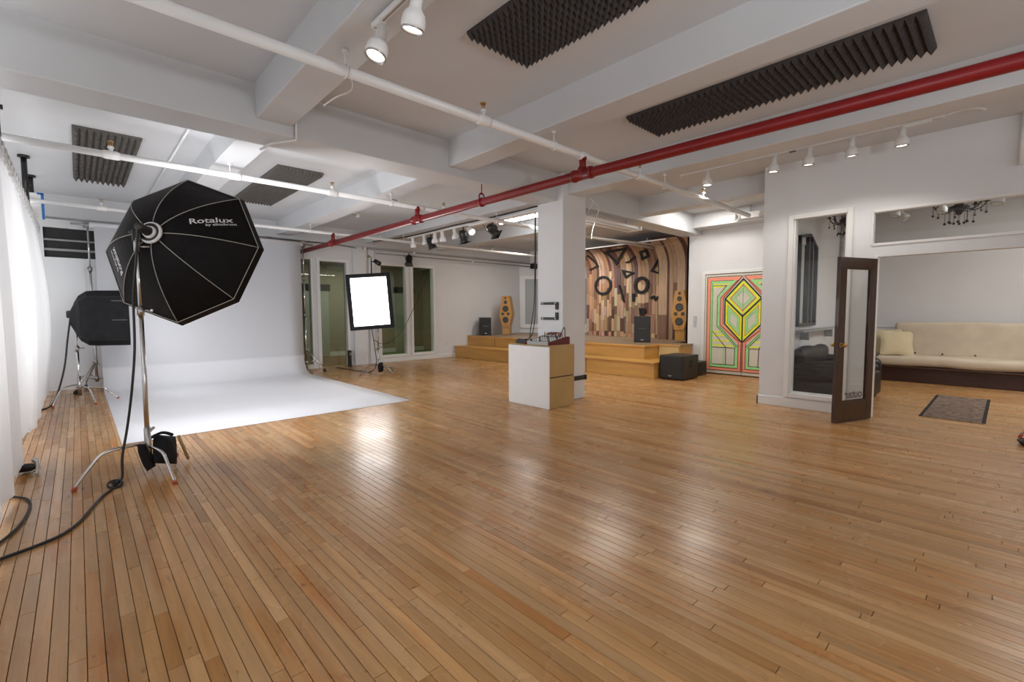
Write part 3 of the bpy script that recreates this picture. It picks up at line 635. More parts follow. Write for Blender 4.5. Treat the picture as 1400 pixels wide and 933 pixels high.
track('white lighting track under the joist at the top of the picture', (1.40, .2, 3.135), (1.40, 2.72, 3.135), SZ)
track_lamp((1.40, 2.64, 3.12), (-.30, .0, -1), 'lower of the two big white spotlights at the top of the picture', 1.05, 8)
track_lamp((1.40, 2.24, 3.12), (-.05, .25, -1), 'upper of the two big white spotlights at the top of the picture', 1.05, 8)
RX = 6.78
tr = track('white lighting track above the partition wall', (RX, .55, 3.44), (RX, 3.5, 3.44), CZ)
MB().box(-.03, .03, .1, .35, -.035, .0, b=.005).ob('feed_box', M['wplast'], tr)
MB().box(-.022, .022, 1.4, 1.47, -.026, -.019).ob('dark_gap', M['blackp'], tr)
MB().tube(smoothcurve([(0, 0, 0), (-.02, -.14, .01), (-.05, -.25, -.02), (-.04, -.3, -.05)]), .014, 8).ob('feed_conduit', M['wplast'], tr)
names = ('first from the right', 'second from the right', 'third from the right', 'fourth from the right', 'farthest, set apart at the left')
for i, (y_, dx) in enumerate(((.90, 0), (1.36, 0), (1.80, 0), (2.20, 0), (3.08, 0))):
    track_lamp((RX, y_, 3.425), ((.05, 0, -1), (.1, 0, -1), (.05, .05, -1), (0, .05, -1), (-.05, 0, -1))[i], 'white spotlight on the track above the partition, ' + names[i], 1.08, 15, ang=120)
TX = 5.68
ft = track('long white lighting track with black cables under the joist left of the column', (TX, 5.35, 3.10), (TX, 9.6, 3.10), SZ)
MB().tube(smoothcurve([(TX-5.68-.03, 0, .03), (-.04, 1.2, .02), (-.03, 2.4, .035), (-.05, 3.3, .02), (-.03, 4.25, .03), (-.5, 5.0, -.05)]), .012, 6).ob('cable', M['rubber'], ft)
MB().box(-.05, .05, .0, 1.9, -.05, -.02, b=.01).ob('light_strip', M['wplast'], ft)
for i, (y_, aim) in enumerate(((9.38, (.2, .1, -1)), (8.9, (.1, -.2, -1)), (8.49, (0, 0, -1)), (8.21, (.1, 0, -1)), (7.77, (.1, -.1, -1)), (7.28, (-.2, -.9, -.5)))):
    track_lamp((TX, y_, 3.085), aim, 'small white spotlight on the far track, number %s from the column' % ('six', 'five', 'four', 'three', 'two', 'one')[i], 1.15, 9 if i in (5, 2) else 0, lit=(i == 5), ang=100)
def theatre_lamp(loc, aim, label, s=1.0):
    t = thing('stage_lamp', loc, label, 'stage lamp', group='black stage lamps on the far track')
    a = Vector(aim).normalized(); m = frame_to((0, 0, -.16*s), a)
    MB().tube([(0, 0, .02), (0, 0, -.05*s)], .014*s, 8).tube([(-.09*s, 0, -.16*s), (-.09*s, 0, -.06*s), (0, 0, -.045*s), (.09*s, 0, -.06*s), (.09*s, 0, -.16*s)], .009*s, 6).ob('yoke', M['blackm'], t)
    MB().lathe([(.001, -.13*s), (.06*s, -.12*s), (.075*s, -.06*s), (.075*s, .06*s), (.088*s, .07*s), (.088*s, .13*s), (.07*s, .13*s), (.07*s, .10*s), (.001, .09*s)], 16, m).ob('housing', M['blackm'], t)
    MB().box(-.095*s, .095*s, -.095*s, .095*s, .128*s, .136*s, m).ob('barn_frame', M['blackm'], t)
    for q in range(4): MB().box(-.07*s, .07*s, .072*s, .085*s, -.04*s+q*.025*s, -.03*s+q*.025*s, m).ob('cooling_fin', M['blackm'], t)
    MB().tube(smoothcurve([(0, .02, -.12*s), (.06, .1, -.2*s), (.03, .22, -.12*s), (0, .28, 0)]), .006, 5).ob('cable', M['rubber'], t)
    return t
theatre_lamp((TX+.05, 8.72, 3.06), (.3, -.2, -1), 'black stage lamp farthest from the column on the far track')
theatre_lamp((TX+.05, 7.55, 3.06), (.4, .1, -1), 'black stage lamp in the middle of the far track')
theatre_lamp((TX+.02, 6.62, 3.06), (.9, .1, -.6), 'black stage lamp nearest the column on the far track')
bl = theatre_lamp((6.75, 11.37, 2.99), (-.2, -.2, -1), 'black stage lamp on the back wall above the two tall windows', 1.1)
# fluorescent strip right of the column, lights the joist beyond
fx = thing('fluorescent_strip', (5.98, 4.86, 2.93), 'suspended white fluorescent strip light right of the column', 'ceiling light')
MB().box(0, 1.75, -.09, .17, -.03, .02, b=.006).ob('tray', M['pipew'], fx)
MB().box(1.74, 1.78, -.12, .20, -.045, .03, b=.006).ob('end_cap', M['wplast'], fx)
for q in (-.05, .12): MB().tube([(.04, q, -.045), (1.7, q, -.045)], .013, 10).ob('tube', M['wplast'], fx)
for q in (.3, 1.45): MB().tube([(q, .02, .02), (q, .02, .13)], .006, 6).ob('rod', M['gconduit'], fx)
MB().tube(smoothcurve([(-.02, -.3, .22), (.25, -.25, .12), (.4, -.1, .02), (.36, -.05, -.2), (.3, -.08, -.35)]), .006, 6).ob('cord', M['wplast'], fx)
MB().tube(smoothcurve([(.05, -.3, .22), (.0, -.28, .1), (-.02, -.2, -.02)]), .006, 6).ob('cord', M['wplast'], fx)
# bright uplight tube on the far side, over the stage
ft2 = thing('tube_light', (6.5, 6.9, 3.12), 'bright white tube light glowing beyond the column on the ceiling', 'ceiling light')
MB().box(-.08, .08, 0, 2.2, 0, .05, b=.01).ob('housing', M['wplast'], ft2); MB().tube([(0, .05, -.03), (0, 2.15, -.03)], .03, 10).ob('tube', M['glow_tube'], ft2)
ft2.location = (6.9, 5.6, 3.36)
spot('stage_wash', (6.3, 5.9, 2.9), (7.7, 6.4, 3.2), 70, 110, (1, 1, 1), .08)
area('strip_light_glow', (6.85, 4.9, 2.86), (0, 0, 0), 1.6, .2, 30, (1, .97, .92))
area('added_stage_fill', (9.3, 8.6, 3.3), (0, 0, 0), .3, 2.4, 60, (1, .95, .88))  # area light without a fixture, added to brighten the stage
area('added_alcove_fill', (9.0, 4.15, 3.44), (0, 0, 0), .8, .4, 30, (1, .96, .90))  # added fill for the painted doors and nearby floor, no fixture
# two small spots over the stage front with track
track('thin white lighting track in front of the plank wall', (10.2, 5.6, 3.08), (10.2, 8.9, 3.08), SZ)
for i, y_ in enumerate((8.75, 8.25)):
    track_lamp((10.2, y_, 3.06), (.9, -.1, -.8), 'small white spotlight before the plank wall, %s of the pair' % ('left' if i == 0 else 'right'), .9, 42, ang=120)
spot('stage_spot', (9.6, 6.4, 3.0), (10.8, 5.9, .9), 35, 90, (1, .85, .62), .05)
spot('step_spot', (6.3, 7.6, 3.0), (8.6, 6.5, .2), 45, 80, (1, .85, .65), .05)
spot('floor_spot', (7.9, 3.4, 3.1), (8.3, 4.2, .1), 25, 110, (1, .88, .7), .05)
conduit('thin white sprinkler branch above the plank wall', [(8.2, 6.38, 3.02), (8.2, 6.38, 3.02), (11.0, 6.0, 3.02)], .018, M['pipew'])
# emergency light on the beam above the painted doors
em = thing('emergency_light', (9.76, 3.55, 3.26), 'white emergency light box with two round lamps above the painted doors', 'emergency light')
MB().box(-.07, .01, -.17, .17, -.06, .06, b=.008).ob('box', M['wplast'], em)
for s_ in (-1, 1):
    MB().lathe([(.001, -.03), (.045, -.03), (.06, .04), (.05, .045), (.001, .035)], 14, frame_to((-.11, .24*s_+.02, -.01), (-.6, .5*s_, -.5))).ob('lamp_head', M['knob'], em)
MB().tube([(-.03, .0, .06), (-.03, 0, .19)], .01, 6).ob('feed', M['gconduit'], em)

# ================================================================== LEFT SIDE
# curtain on a rail by the windows
cu = thing('curtain', (-.42, 0, 0), 'long sheer white curtain along the windows at the left edge', 'curtain')
mb = MB(); ys = [1.2+i*.045 for i in range(int(9.9/.045)+1)]; nz = 22; vs = []
for yv in ys:
    hem = .07+.02*math.sin(yv*2.1)
    if 5.6 < yv < 7.6: hem = .03+.20*math.sin((yv-5.6)/2*PI)
    for j in range(nz+1):
        s_ = j/nz; z_ = hem+(2.80-hem)*s_
        fold = math.sin(yv*9+.8*math.sin(yv*1.7))*.028+math.sin(yv*23)*.008
        billow = .10*math.sin(min(1, s_*1.0)*PI)**1.2*(.55+.45*math.sin(yv*.75+.6))
        vs.append((fold*(1-.4*s_)+billow-.02, yv, z_))
n = nz+1
mb.add(vs, [(i*n+j, i*n+j+1, (i+1)*n+j+1, (i+1)*n+j) for i in range(len(ys)-1) for j in range(nz)], True)
mb.ob('cloth', M['curtain'], cu)
MB().box(-.03, .02, 1.0, 11.4, 2.84, 2.88, b=.004).ob('rail', M['gconduit'], cu)
for k in range(24):
    yv = 5.2+k*.255; MB().box(.0, .025, yv, yv+.09, 2.74, 2.88, b=.004).ob('clip', M['wplast'], cu)
    MB().box(.0, .02, yv+.10, yv+.16, 2.76, 2.85, b=.004).ob('hook', M['blackp'], cu)
for yv in (5.75, 8.9, 10.1):
    MB().tube([(.0, yv, 2.86), (.0, yv, CZ)], .03, 8).tube([(.0, yv, CZ-.03), (.0, yv, CZ)], .06, 8).tube([(.03, yv, 3.1), (.05, yv, 3.1)], .02, 6).ob('support_post', M['blackm'], cu)
bt = thing('blue_tape_board', (-.33, 9.7, 2.94), 'small white board edged with blue tape beside the curtain rail', 'board')
MB().box(-.10, .02, 0, .02, -.17, .20, b=.003).ob('board', M['wplast'], bt); MB().box(.02, .05, -.003, .018, -.17, .20, b=.002).box(-.02, .05, -.003, .018, .18, .21, b=.002).ob('tape_strip', M['blue'], bt)

# seamless paper
pp = thing('paper_backdrop', (.28, 11.1, 0), 'wide white seamless paper backdrop sweeping from the wall onto the floor', 'backdrop')
prf_ = [(0, 2.93), (0, .42)]
for a in range(0, 91, 6):
    A = math.radians(a); prf_.append((-.42+.42*math.cos(A), .42-.415*math.sin(A)))
prf_ += [(-2.0, .005), (-3.5, .005), (-4.72, .005)]
mb = MB(); vs = []; npt = len(prf_)
NX = 12
for i in range(NX+1):
    for k, (dy, z_) in enumerate(prf_): vs.append((3.5*i/NX, dy, z_+(0.004*math.sin(i*1.3) if 1 < z_ < 2.9 else 0)))
mb.add(vs, [(i*npt+k, i*npt+k+1, (i+1)*npt+k+1, (i+1)*npt+k) for i in range(NX) for k in range(npt-1)], True)
sheet = mb.ob('paper_sheet', M['paper'], pp)
sm = sheet.modifiers.new('solid', 'SOLIDIFY'); sm.thickness = .002
MB().tube([(-.06, .05, 2.95), (3.56, .05, 2.95)], .055, 16).ob('paper_roll', M['paper'], pp)
MB().tube([(-.30, .05, 2.95), (3.80, .05, 2.95)], .018, 10).ob('crossbar', M['chrome'], pp)
MB().tube([(-.8, .12, 3.02), (3.7, .12, 3.03)], .014, 8).ob('upper_crossbar', M['steel'], pp)
def roller_stand(loc, rz, label, h=3.0):
    t = thing('roller_stand', loc, label, 'light stand', rz, group='chrome wheeled stands holding the backdrop')
    MB().tube([(0, 0, .16), (0, 0, 1.35)], .022, 12).tube([(0, 0, 1.3), (0, 0, 2.2)], .018, 12).tube([(0, 0, 2.15), (0, 0, h)], .014, 12).ob('pole', M['chrome'], t)
    for z_ in (.22, .52, 1.33, 2.18): MB().tube([(0, 0, z_-.04), (0, 0, z_+.04)], .032, 12).tube([(0, 0, z_), (.07, 0, z_)], .010, 6).ob('collar', M['steel'], t)
    for k in range(3):
        a = k*2*PI/3; c, s_ = math.cos(a), math.sin(a)
        lg = MB().tube([(0, 0, .52), (.23*c, .23*s_, .30), (.42*c, .42*s_, .12)], .014, 8).tube([(0, 0, .2), (.23*c, .23*s_, .28)], .010, 8).ob('leg', M['chrome'], t)
        MB().tube([(.42*c, .42*s_, .12), (.42*c, .42*s_, .07)], .012, 8).ob('caster_stem', M['steel'], lg)
        MB().tube([(.44*c-.012*s_, .44*s_+.012*c, .04), (.44*c+.012*s_, .44*s_-.012*c, .04)], .04, 14).ob('wheel', M['blackp'], lg)
    MB().box(-.04, .04, -.05, .04, h-.1, h+.03, b=.01).tube([(-.07, 0, h-.03), (.09, 0, h-.03)], .016, 8).ob('clamp', M['steel'], t)
    return t
roller_stand((.20, 11.2, 0), 4.01, 'chrome wheeled stand at the left end of the paper backdrop')
roller_stand((3.87, 11.2, 0), -.87, 'chrome wheeled stand at the right end of the paper backdrop')

# C-stand builder
def c_stand(t, h1, h, ang, leg_l=.52, leg_h=.27, mt=None, top_r=.012):
    mt = mt or M['chrome']
    MB().tube([(0, 0, .10), (0, 0, h1)], .019, 14).ob('column', mt, t)
    MB().tube([(0, 0, h1-.05), (0, 0, h)], .014, 12).ob('riser', mt, t)
    MB().tube([(0, 0, h1-.045), (0, 0, h1+.03)], .028, 12).tube([(.02, 0, h1), (.075, 0, h1)], .008, 6).box(.065, .085, -.02, .02, h1-.012, h1+.012, b=.004).ob('collar', M['steel'], t)
    MB().tube([(0, 0, .10), (0, 0, leg_h+.13)], .026, 12).tube([(0, 0, leg_h+.08), (.05, .04, leg_h+.12)], .012, 6).ob('base_socket', M['steel'], t)
    for k, a in enumerate(ang):
        c, s_ = math.cos(a), math.sin(a); z0 = leg_h-.03*k
        pts = smoothcurve([(.02*c, .02*s_, z0), (leg_l*.35*c, leg_l*.35*s_, z0), (leg_l*.62*c, leg_l*.62*s_, z0-.02), (leg_l*.78*c, leg_l*.78*s_, z0-.10), (leg_l*c, leg_l*s_, .018)], 5)
        lg = MB().tube(pts, .0125, 10).ob('leg', mt, t)
        MB().tube([(leg_l*.975*c, leg_l*.975*s_, .03), (leg_l*1.005*c, leg_l*1.005*s_, .0)], .016, 8).ob('foot_tip', M['foot'], lg)
# ---- octabox
SX, SY = .395, 5.08
os_ = thing('light_stand', (SX, SY, 0), 'chrome light stand under the large octagonal softbox', 'light stand')
c_stand(os_, 1.42, 2.0, [math.radians(a) for a in (195, -76, 60)], .50, .27)
MB().tube([(0, 0, 1.92), (0, 0, 2.03)], .024, 12).tube([(.02, -.02, 1.96), (.08, -.05, 1.96)], .008, 6).ob('top_collar', M['steel'], os_)
HUB = Vector((.503, 5.072, 2.081)); OC = Vector((.759, 5.365, 1.995)); az, el, ro = .718, -.219, 1.599
On = Vector((math.sin(az)*math.cos(el), math.cos(az)*math.cos(el), math.sin(el))); Os = Vector((math.cos(az), -math.sin(az), 0)); Ot = Os.cross(On)
ob_ = thing('octagonal_softbox', tuple(HUB), 'large black octagonal softbox with silver piping, seen from behind', 'softbox')
def ow(u, v, d): return Os*u+Ot*v+On*d      # local offsets from the hub, d towards the subject
def opt(k, f):    # rib k, fraction f from hub ring to rim, bulging like a parabola
    a = ro-k*PI/4; r0, r1, D = .085, .70, .398
    r_ = r0+(r1-r0)*f; d = D*(f**1.75)
    return r_, d, a
NF = 12
mb = MB(); vs = []
for k in range(8):
    for j in range(NF+1):
        r_, d, a = opt(k, j/NF); vs.append(ow(r_*math.cos(a), r_*math.sin(a), d))
for k in range(8):
    for j in range(NF):
        a0, a1 = k*(NF+1)+j, ((k+1) % 8)*(NF+1)+j; mb.f.append((a0, a0+1, a1+1, a1)); mb.sm.append(False)
mb.v = [tuple(v) for v in vs]
shell = mb.ob('shell', M['black'], ob_); so = shell.modifiers.new('solid', 'SOLIDIFY'); so.thickness = .004; so.offset = 0
# rim lip in front of the ribs
mb = MB(); vs = []
for k in range(8):
    a = ro-k*PI/4
    for (r_, d) in ((.702, .392), (.722, .46), (.716, .46), (.696, .392)): vs.append(ow(r_*math.cos(a), r_*math.sin(a), d))
mb.add(vs, [(k*4+i, k*4+(i+1) % 4, ((k+1) % 8)*4+(i+1) % 4, ((k+1) % 8)*4+i) for k in range(8) for i in range(4)]); mb.ob('rim_lip', M['black'], ob_)
mb = MB(); mb.add([ow(.694*math.cos(ro-k*PI/4), .694*math.sin(ro-k*PI/4), .43) for k in range(8)], [tuple(range(8))]); mb.ob('diffuser', M['glow_octa'], ob_)
for k in range(8):
    pts = []
    for j in range(NF+1):
        r_, d, a = opt(k, j/NF); pts.append(ow((r_+.002)*math.cos(a), (r_+.002)*math.sin(a), d-.004))
    MB().tube(pts, .0033, 5).ob('seam_piping', M['seam'], ob_)
MB().tube([ow(.704*math.cos(ro-k*PI/4), .704*math.sin(ro-k*PI/4), .390) for k in range(8)], .0036, 5, closed=True).ob('rim_piping', M['seam'], ob_)
hm = frame_to((0, 0, 0), On)
MB().lathe([(.062, -.035), (.088, -.03), (.094, .0), (.088, .02), (.060, .02), (.055, -.03), (.062, -.035)], 32, hm).ob('speed_ring', M['blackm'], ob_)
MB().lathe([(.080, -.036), (.0905, -.034), (.096, -.02), (.096, -.012), (.089, -.012)], 32, hm).ob('ring_trim', M['wprint'], ob_)
MB().lathe([(.001, -.055), (.050, -.052), (.055, -.03), (.055, .0), (.001, .0)], 24, hm).ob('ring_plate', M['wprint'], ob_)
MB().lathe([(.001, -.17), (.030, -.168), (.036, -.15), (.034, -.09), (.042, -.06), (.042, -.045), (.001, -.045)], 20, hm).ob('flash_head', M['blackp'], ob_)
hbm = Matrix.Translation((0, 0, 0)); pt = Vector((SX, SY, 2.03))-HUB
MB().tube([pt, pt+Vector((0, 0, .05)), -On*.11], .016, 8).box(pt.x-.03, pt.x+.03, pt.y-.02, pt.y+.02, pt.z-.02, pt.z+.07, b=.006).tube([pt+Vector((-.05, .0, .045)), pt+Vector((.05, 0, .045))], .012, 8).ob('tilt_bracket', M['blackp'], ob_)
# printed words on two panels of the shell (flat print, follows the panel)
def panel_text(k, txt, size, f_pos, flip, shear=0.0, up=0.0, center=0.0, stretch=1.0):
    cu_ = bpy.data.curves.new('t', 'FONT'); cu_.body = txt; cu_.size = size; cu_.align_x = 'CENTER'; cu_.align_y = 'CENTER'; cu_.shear = shear; cu_.extrude = 0; cu_.offset = size*.012
    to = bpy.data.objects.new('t', cu_); C.objects.link(to)
    dg = bpy.context.evaluated_depsgraph_get(); me = bpy.data.meshes.new_from_object(to.evaluated_get(dg))
    bpy.data.objects.remove(to, do_unlink=True); bpy.data.curves.remove(cu_)
    bm = bmesh.new(); bm.from_mesh(me)
    bmesh.ops.subdivide_edges(bm, edges=[e for e in bm.edges if e.calc_length() > .03], cuts=2)
    for v in bm.verts:
        a_, b_ = v.co.x*stretch+center, v.co.y+up
        # panel between rib k and k+1: across coordinate c (tangential), radial coordinate f
        if flip: fr, cc = f_pos+a_/.615, b_      # reading outward
        else: fr, cc = f_pos+b_/.615, a_
        r_, d, _ = opt(k, fr); am = ro-(k+.5)*PI/4
        rr = r_*math.cos(PI/8); rad = Vector((math.cos(am), math.sin(am))); tan = Vector((math.sin(am), -math.cos(am)))
        w_ = rad*rr+tan*(-cc if flip else cc)
        v.co = ow(w_.x, w_.y, d-.006)
    bm.to_mesh(me); bm.free(); me.materials.clear(); me.materials.append(M['wprint'])
    o = bpy.data.objects.new('printed_wordmark', me); C.objects.link(o); o.parent = ob_; return o
TXT = []
TXT.append(panel_text(1, 'Rotalux', .072, .60, True, .1, .018, 0, 1.30))
TXT.append(panel_text(1, 'by elinchrom', .034, .70, True, .1, -.026, 0, 1.15))
TXT.append(panel_text(5, 'Rotalux', .085, .66, False, 0, 0, 0, 1.0))
TXT.append(panel_text(5, 'by elinchrom', .04, .76, False, 0, 0, .05, 1.0))
# cable of the octabox: head -> floor knot -> left
cb = thing('power_cable', (0, 0, 0), 'thick black power cable hanging from the octagonal softbox and running left over the floor', 'cable')
hp = HUB-On*.16
MB().tube(smoothcurve([hp, (hp.x-.03, hp.y-.02, 1.8), (SX-.045, SY-.03, 1.5), (SX-.055, SY-.02, 1.1), (SX-.09, SY-.04, .75), (SX-.13, SY-.02, .45), (.215, 4.98, .2), (.205, 4.93, .05), (.16, 4.86, .010), (.13, 4.77, .011), (.07, 4.63, .011), (.0, 4.38, .011), (-.06, 4.16, .011), (-.14, 4.0, .011), (-.25, 3.91, .011), (-.40, 3.83, .011), (-.55, 3.7, .011)], 8), .0095, 8).ob('cord', M['rubber'], cb)
MB().tube([(.155+.045*math.cos(a*PI/9), 4.86+.055*math.sin(a*PI/9), .024+.015*math.sin(a*PI/9)) for a in range(18)], .0095, 7, closed=True).tube(smoothcurve([(.13, 4.82, .012), (.17, 4.86, .035), (.16, 4.90, .03), (.14, 4.86, .03)]), .009, 7).ob('coil', M['rubber'], cb)
# sandbag on the base
sb = thing('sandbag', (.50, 5.12, 0), 'black sandbag with tan handle slung over the base of the front light stand', 'sandbag')
def bag(mb, m, L=.22, W=.30, H=.09):
    n = 12; vs = []
    for i in range(n+1):
        for j in range(n+1):
            u, v = i/n*2-1, j/n*2-1; h = H*(1-u**4)*(1-v**4)*(.8+.2*math.sin(5*u+3*v)); vs.append((u*W/2*(1-.06*v*v), v*L/2, h/2)); 
    o0 = len(vs)
    for i in range(n+1):
        for j in range(n+1):
            u, v = i/n*2-1, j/n*2-1; h = H*(1-u**4)*(1-v**4); vs.append((u*W/2*(1-.06*v*v), v*L/2, -h/2))
    fs = []
    for i in range(n):
        for j in range(n):
            a = i*(n+1)+j; fs += [(a, a+1, a+n+2, a+n+1), (a+o0, a+n+1+o0, a+n+2+o0, a+1+o0)]
    mb.add(vs, fs, True, m)
mb = MB(); bag(mb, Matrix.Translation((.02, .02, .17)) @ Euler((math.radians(70), math.radians(20), math.radians(35))).to_matrix().to_4x4(), .26, .24, .10)
mb.ob('bag', M['black2'], sb)
mb = MB(); bag(mb, Matrix.Translation((-.12, -.06, .16)) @ Euler((math.radians(75), 0, math.radians(60))).to_matrix().to_4x4(), .24, .16, .06); mb.ob('bag_flap', M['black2'], sb)
MB().tube(smoothcurve([(-.1, -.04, .30), (0, 0, .33), (.08, .03, .29)]), .014, 6).ob('strap', M['black2'], sb)
MB().tube([(.13, .10, .26), (.20, .12, .02)], .014, 8).ob('handle', M['tan'], sb)
# ---- small softbox at the left
s2 = thing('light_stand', (-.03, 9.95, 0), 'thin chrome light stand under the small black softbox at the far left', 'light stand')
c_stand(s2, .85, 1.33, [math.radians(a) for a in (228, -68, -10)], .46, .28)
sb2 = thing('rectangular_softbox', (-.03, 10.0, 1.38), 'black rectangular softbox seen from the side at the far left by the curtain', 'softbox')
mb = MB(); rings = []
for (x_, w_, h_) in ((-.06, .10, .10), (.0, .22, .24), (.05, .33, .34), (.14, .42, .41), (.24, .45, .42), (.60, .46, .43), (.63, .46, .43)):
    rings.append([(x_, w_*c_, h_*s_ -.06) for (c_, s_) in ((1, .8), (.85, 1), (-.85, 1), (-1, .8), (-1, -.8), (-.85, -1), (.85, -1), (1, -.8))])
vs = [p for r_ in rings for p in r_]
mb.add(vs, [(i*8+k, i*8+(k+1) % 8, (i+1)*8+(k+1) % 8, (i+1)*8+k) for i in range(len(rings)-1) for k in range(8)]+[tuple(range(8))]); shell2 = mb.ob('shell', M['black2'], sb2)
MB().add([(.615, p[1]*.97, p[2]*.97) for p in rings[-1]], [tuple(range(8))]).ob('diffuser', M['glow_left'], sb2)
for z_ in (.20, -.10): MB().box(.42, .60, -.465, -.445, z_, z_+.02, b=.003).ob('velcro_tab', M['blackp'], sb2)
for k in range(8): MB().tube([(-.04, rings[0][k][1]*.8, rings[0][k][2]*.8+.0)]+[(r_[k][0], r_[k][1]*1.005, r_[k][2]*1.005) for r_ in rings[1:]], .004, 4).ob('seam_rib', M['blackp'], sb2)
MB().lathe([(.001, -.10), (.05, -.10), (.06, -.08), (.06, .0), (.08, .02), (.001, .02)], 16, frame_to((.0, 0, 0), (1, 0, 0))).tube([(-.02, 0, -.06), (-.02, -.06, -.02)], .015, 8).ob('flash_head', M['blackp'], sb2)
MB().tube([(0, 0, -.06), (0, 0, -.02)], .025, 10).box(-.05, .02, -.075, -.055, -.1, .05, b=.006).ob('bracket', M['steel'], sb2)
cb2 = MB().tube(smoothcurve([(-.08, 9.93, 1.36), (-.13, 9.85, 1.0), (-.18, 9.75, .6), (-.26, 9.72, .25), (-.33, 9.65, .06), (-.42, 9.5, .012), (-.6, 9.4, .012)], 8), .012, 7).ob('power_cable', M['rubber'], label='black cable curving down from the small softbox at the far left to the floor', cat='cable')
MB().tube(smoothcurve([(-.50, 3.9, .012), (-.37, 4.25, .012), (-.32, 4.6, .012), (-.34, 4.95, .012), (-.5, 5.2, .012)], 8), .009, 7).ob('power_cable', M['rubber'], label='short loop of black cable poking out from under the curtain', cat='cable')
# crumpled fabric with clamp at the curtain foot
cc = thing('weight_bag', (-.37, 5.62, 0), 'small silver clamp and dark bag at the foot of the curtain', 'weight')
mb = MB(); bag(mb, Matrix.Translation((-.03, .2, .05)) @ Euler((0, .2, 1.2)).to_matrix().to_4x4(), .12, .2, .07); mb.ob('bag', M['black2'], cc)
MB().tube(smoothcurve([(.05, -.02, .03), (.06, .03, .12), (.03, .08, .14), (.06, .12, .05)]), .013, 6).tube([(.04, 0, .02), (.04, .1, .02)], .02, 8).ob('clamp', M['chrome'], cc)

# ---- lit softbox by the back wall
s3 = thing('light_stand', (4.93, 9.70, 0), 'slim light stand under the glowing rectangular softbox', 'light stand')
c_stand(s3, .60, 1.15, [math.radians(a) for a in (190, -75, 10)], .50, .20, M['steel'])
MB().tube([(-.0, .25, 1.7), (-.0, .25, 2.55)], .014, 8).tube([(0, 0, 1.1), (0, .25, 1.7)], .014, 8).ob('boom_pole', M['blackm'], s3)
mb = MB(); bag(mb, Matrix.Translation((.0, -.03, .15)) @ Euler((math.radians(90), 0, math.radians(30))).to_matrix().to_4x4(), .22, .17, .09)
mb.ob('sandbag', M['black2'], label='small black sandbag straddling the base of the slim stand by the back wall', cat='sandbag').location = (4.93, 9.64, 0)
sb3 = thing('rectangular_softbox', (4.93, 9.70, 1.25), 'glowing rectangular softbox with black edges in front of the back wall', 'softbox')
# local frame: face normal towards the camera-left; corners chosen in world metres
FC = Vector((4.64, 9.45, 1.62)); fn = Vector((-.52, -.85, .05)).normalized(); fs_ = Vector((0, 0, 1)).cross(fn).normalized(); fu = fn.cross(fs_)
tilt = math.radians(4); fs2 = fs_*math.cos(tilt)+fu*math.sin(tilt); fu2 = fu*math.cos(tilt)-fs_*math.sin(tilt)
def fp(a, b_, d): return FC+fs2*a+fu2*b_+fn*d-Vector((4.93, 9.70, 1.25))
HW, HH = .46, .60
mb = MB(); o4 = ((-1, -1), (1, -1), (1, 1), (-1, 1))
lay = [(HW*.81, HH*.86, .03), (HW*.83, HH*.88, .055), (HW*1.0, HH*1.0, .05), (HW*1.0, HH*1.0, -.03), (HW*.62, HH*.6, -.26), (.1, .1, -.38)]
vs = [fp(a*w_, b_*h_, d) for (w_, h_, d) in lay for (a, b_) in o4]
mb.add(vs, [(i*4+k, i*4+(k+1) % 4, (i+1)*4+(k+1) % 4, (i+1)*4+k) for i in range(len(lay)-1) for k in range(4)]+[(20, 21, 22, 23)]); mb.ob('shell', M['black2'], sb3)
MB().add([fp(a*HW*.81, b_*HH*.86, .028) for (a, b_) in o4], [(0, 1, 2, 3)]).ob('diffuser', M['glow_soft'], sb3)
MB().tube([fp(0, 0, -.36), fp(0, 0, -.62)], .05, 12).ob('flash_head', M['blackp'], sb3)
MB().tube([(0, 0, -.12), fp(0, 0, -.45)], .015, 8).ob('bracket', M['steel'], sb3)
t = thing('stage_lamp', (4.93, 9.95, 2.62), 'small black lamp on the pole above the glowing softbox', 'stage lamp')
MB().lathe([(.001, -.10), (.05, -.09), (.055, .06), (.045, .065), (.001, .05)], 14, frame_to((.16, 0, -.10), (.3, -.6, -.4))).tube([(0, 0, -.08), (.16, 0, -.08)], .012, 6).ob('housing', M['blackm'], t)
MB().sphere((-.06, 0, .03), .03, 8).tube([(0, 0, -.1), (0, 0, .02), (-.06, 0, .03)], .012, 6).ob('knob', mat('green_knob', (.16, .18, .05), .5), t)
MB().tube(smoothcurve([(4.62, YB-.35, .02), (4.72, 11.0, .012), (4.78, 10.4, .012), (4.85, 10.0, .012), (4.93, 9.82, .2), (4.9, 9.85, .7), (4.85, 9.9, 1.2)], 6), .010, 6).ob('power_cable', M['rubber'], label='black cable looping from the glowing softbox to the doorway', cat='cable')
MB().tube(smoothcurve([(4.93, 9.9, .75), (5.6, 10.6, .6), (6.4, 11.2, .9), (7.0, 11.5, 1.6), (7.5, 11.6, 2.45)], 6), .008, 6).ob('power_cable', M['rubber'], label='thin black cable strung across in front of the two tall back windows', cat='cable')
sk = thing('door_weight', (5.02, 11.45, 0), 'dark narrow box standing at the right foot of the dim doorway', 'box')
MB().box(-.03, .03, -.06, .06, 0, .42, b=.006).ob('box', M['blackp'], sk); MB().box(-.02, .02, -.061, -.058, .3, .36).ob('label_plate', M['steel'], sk)
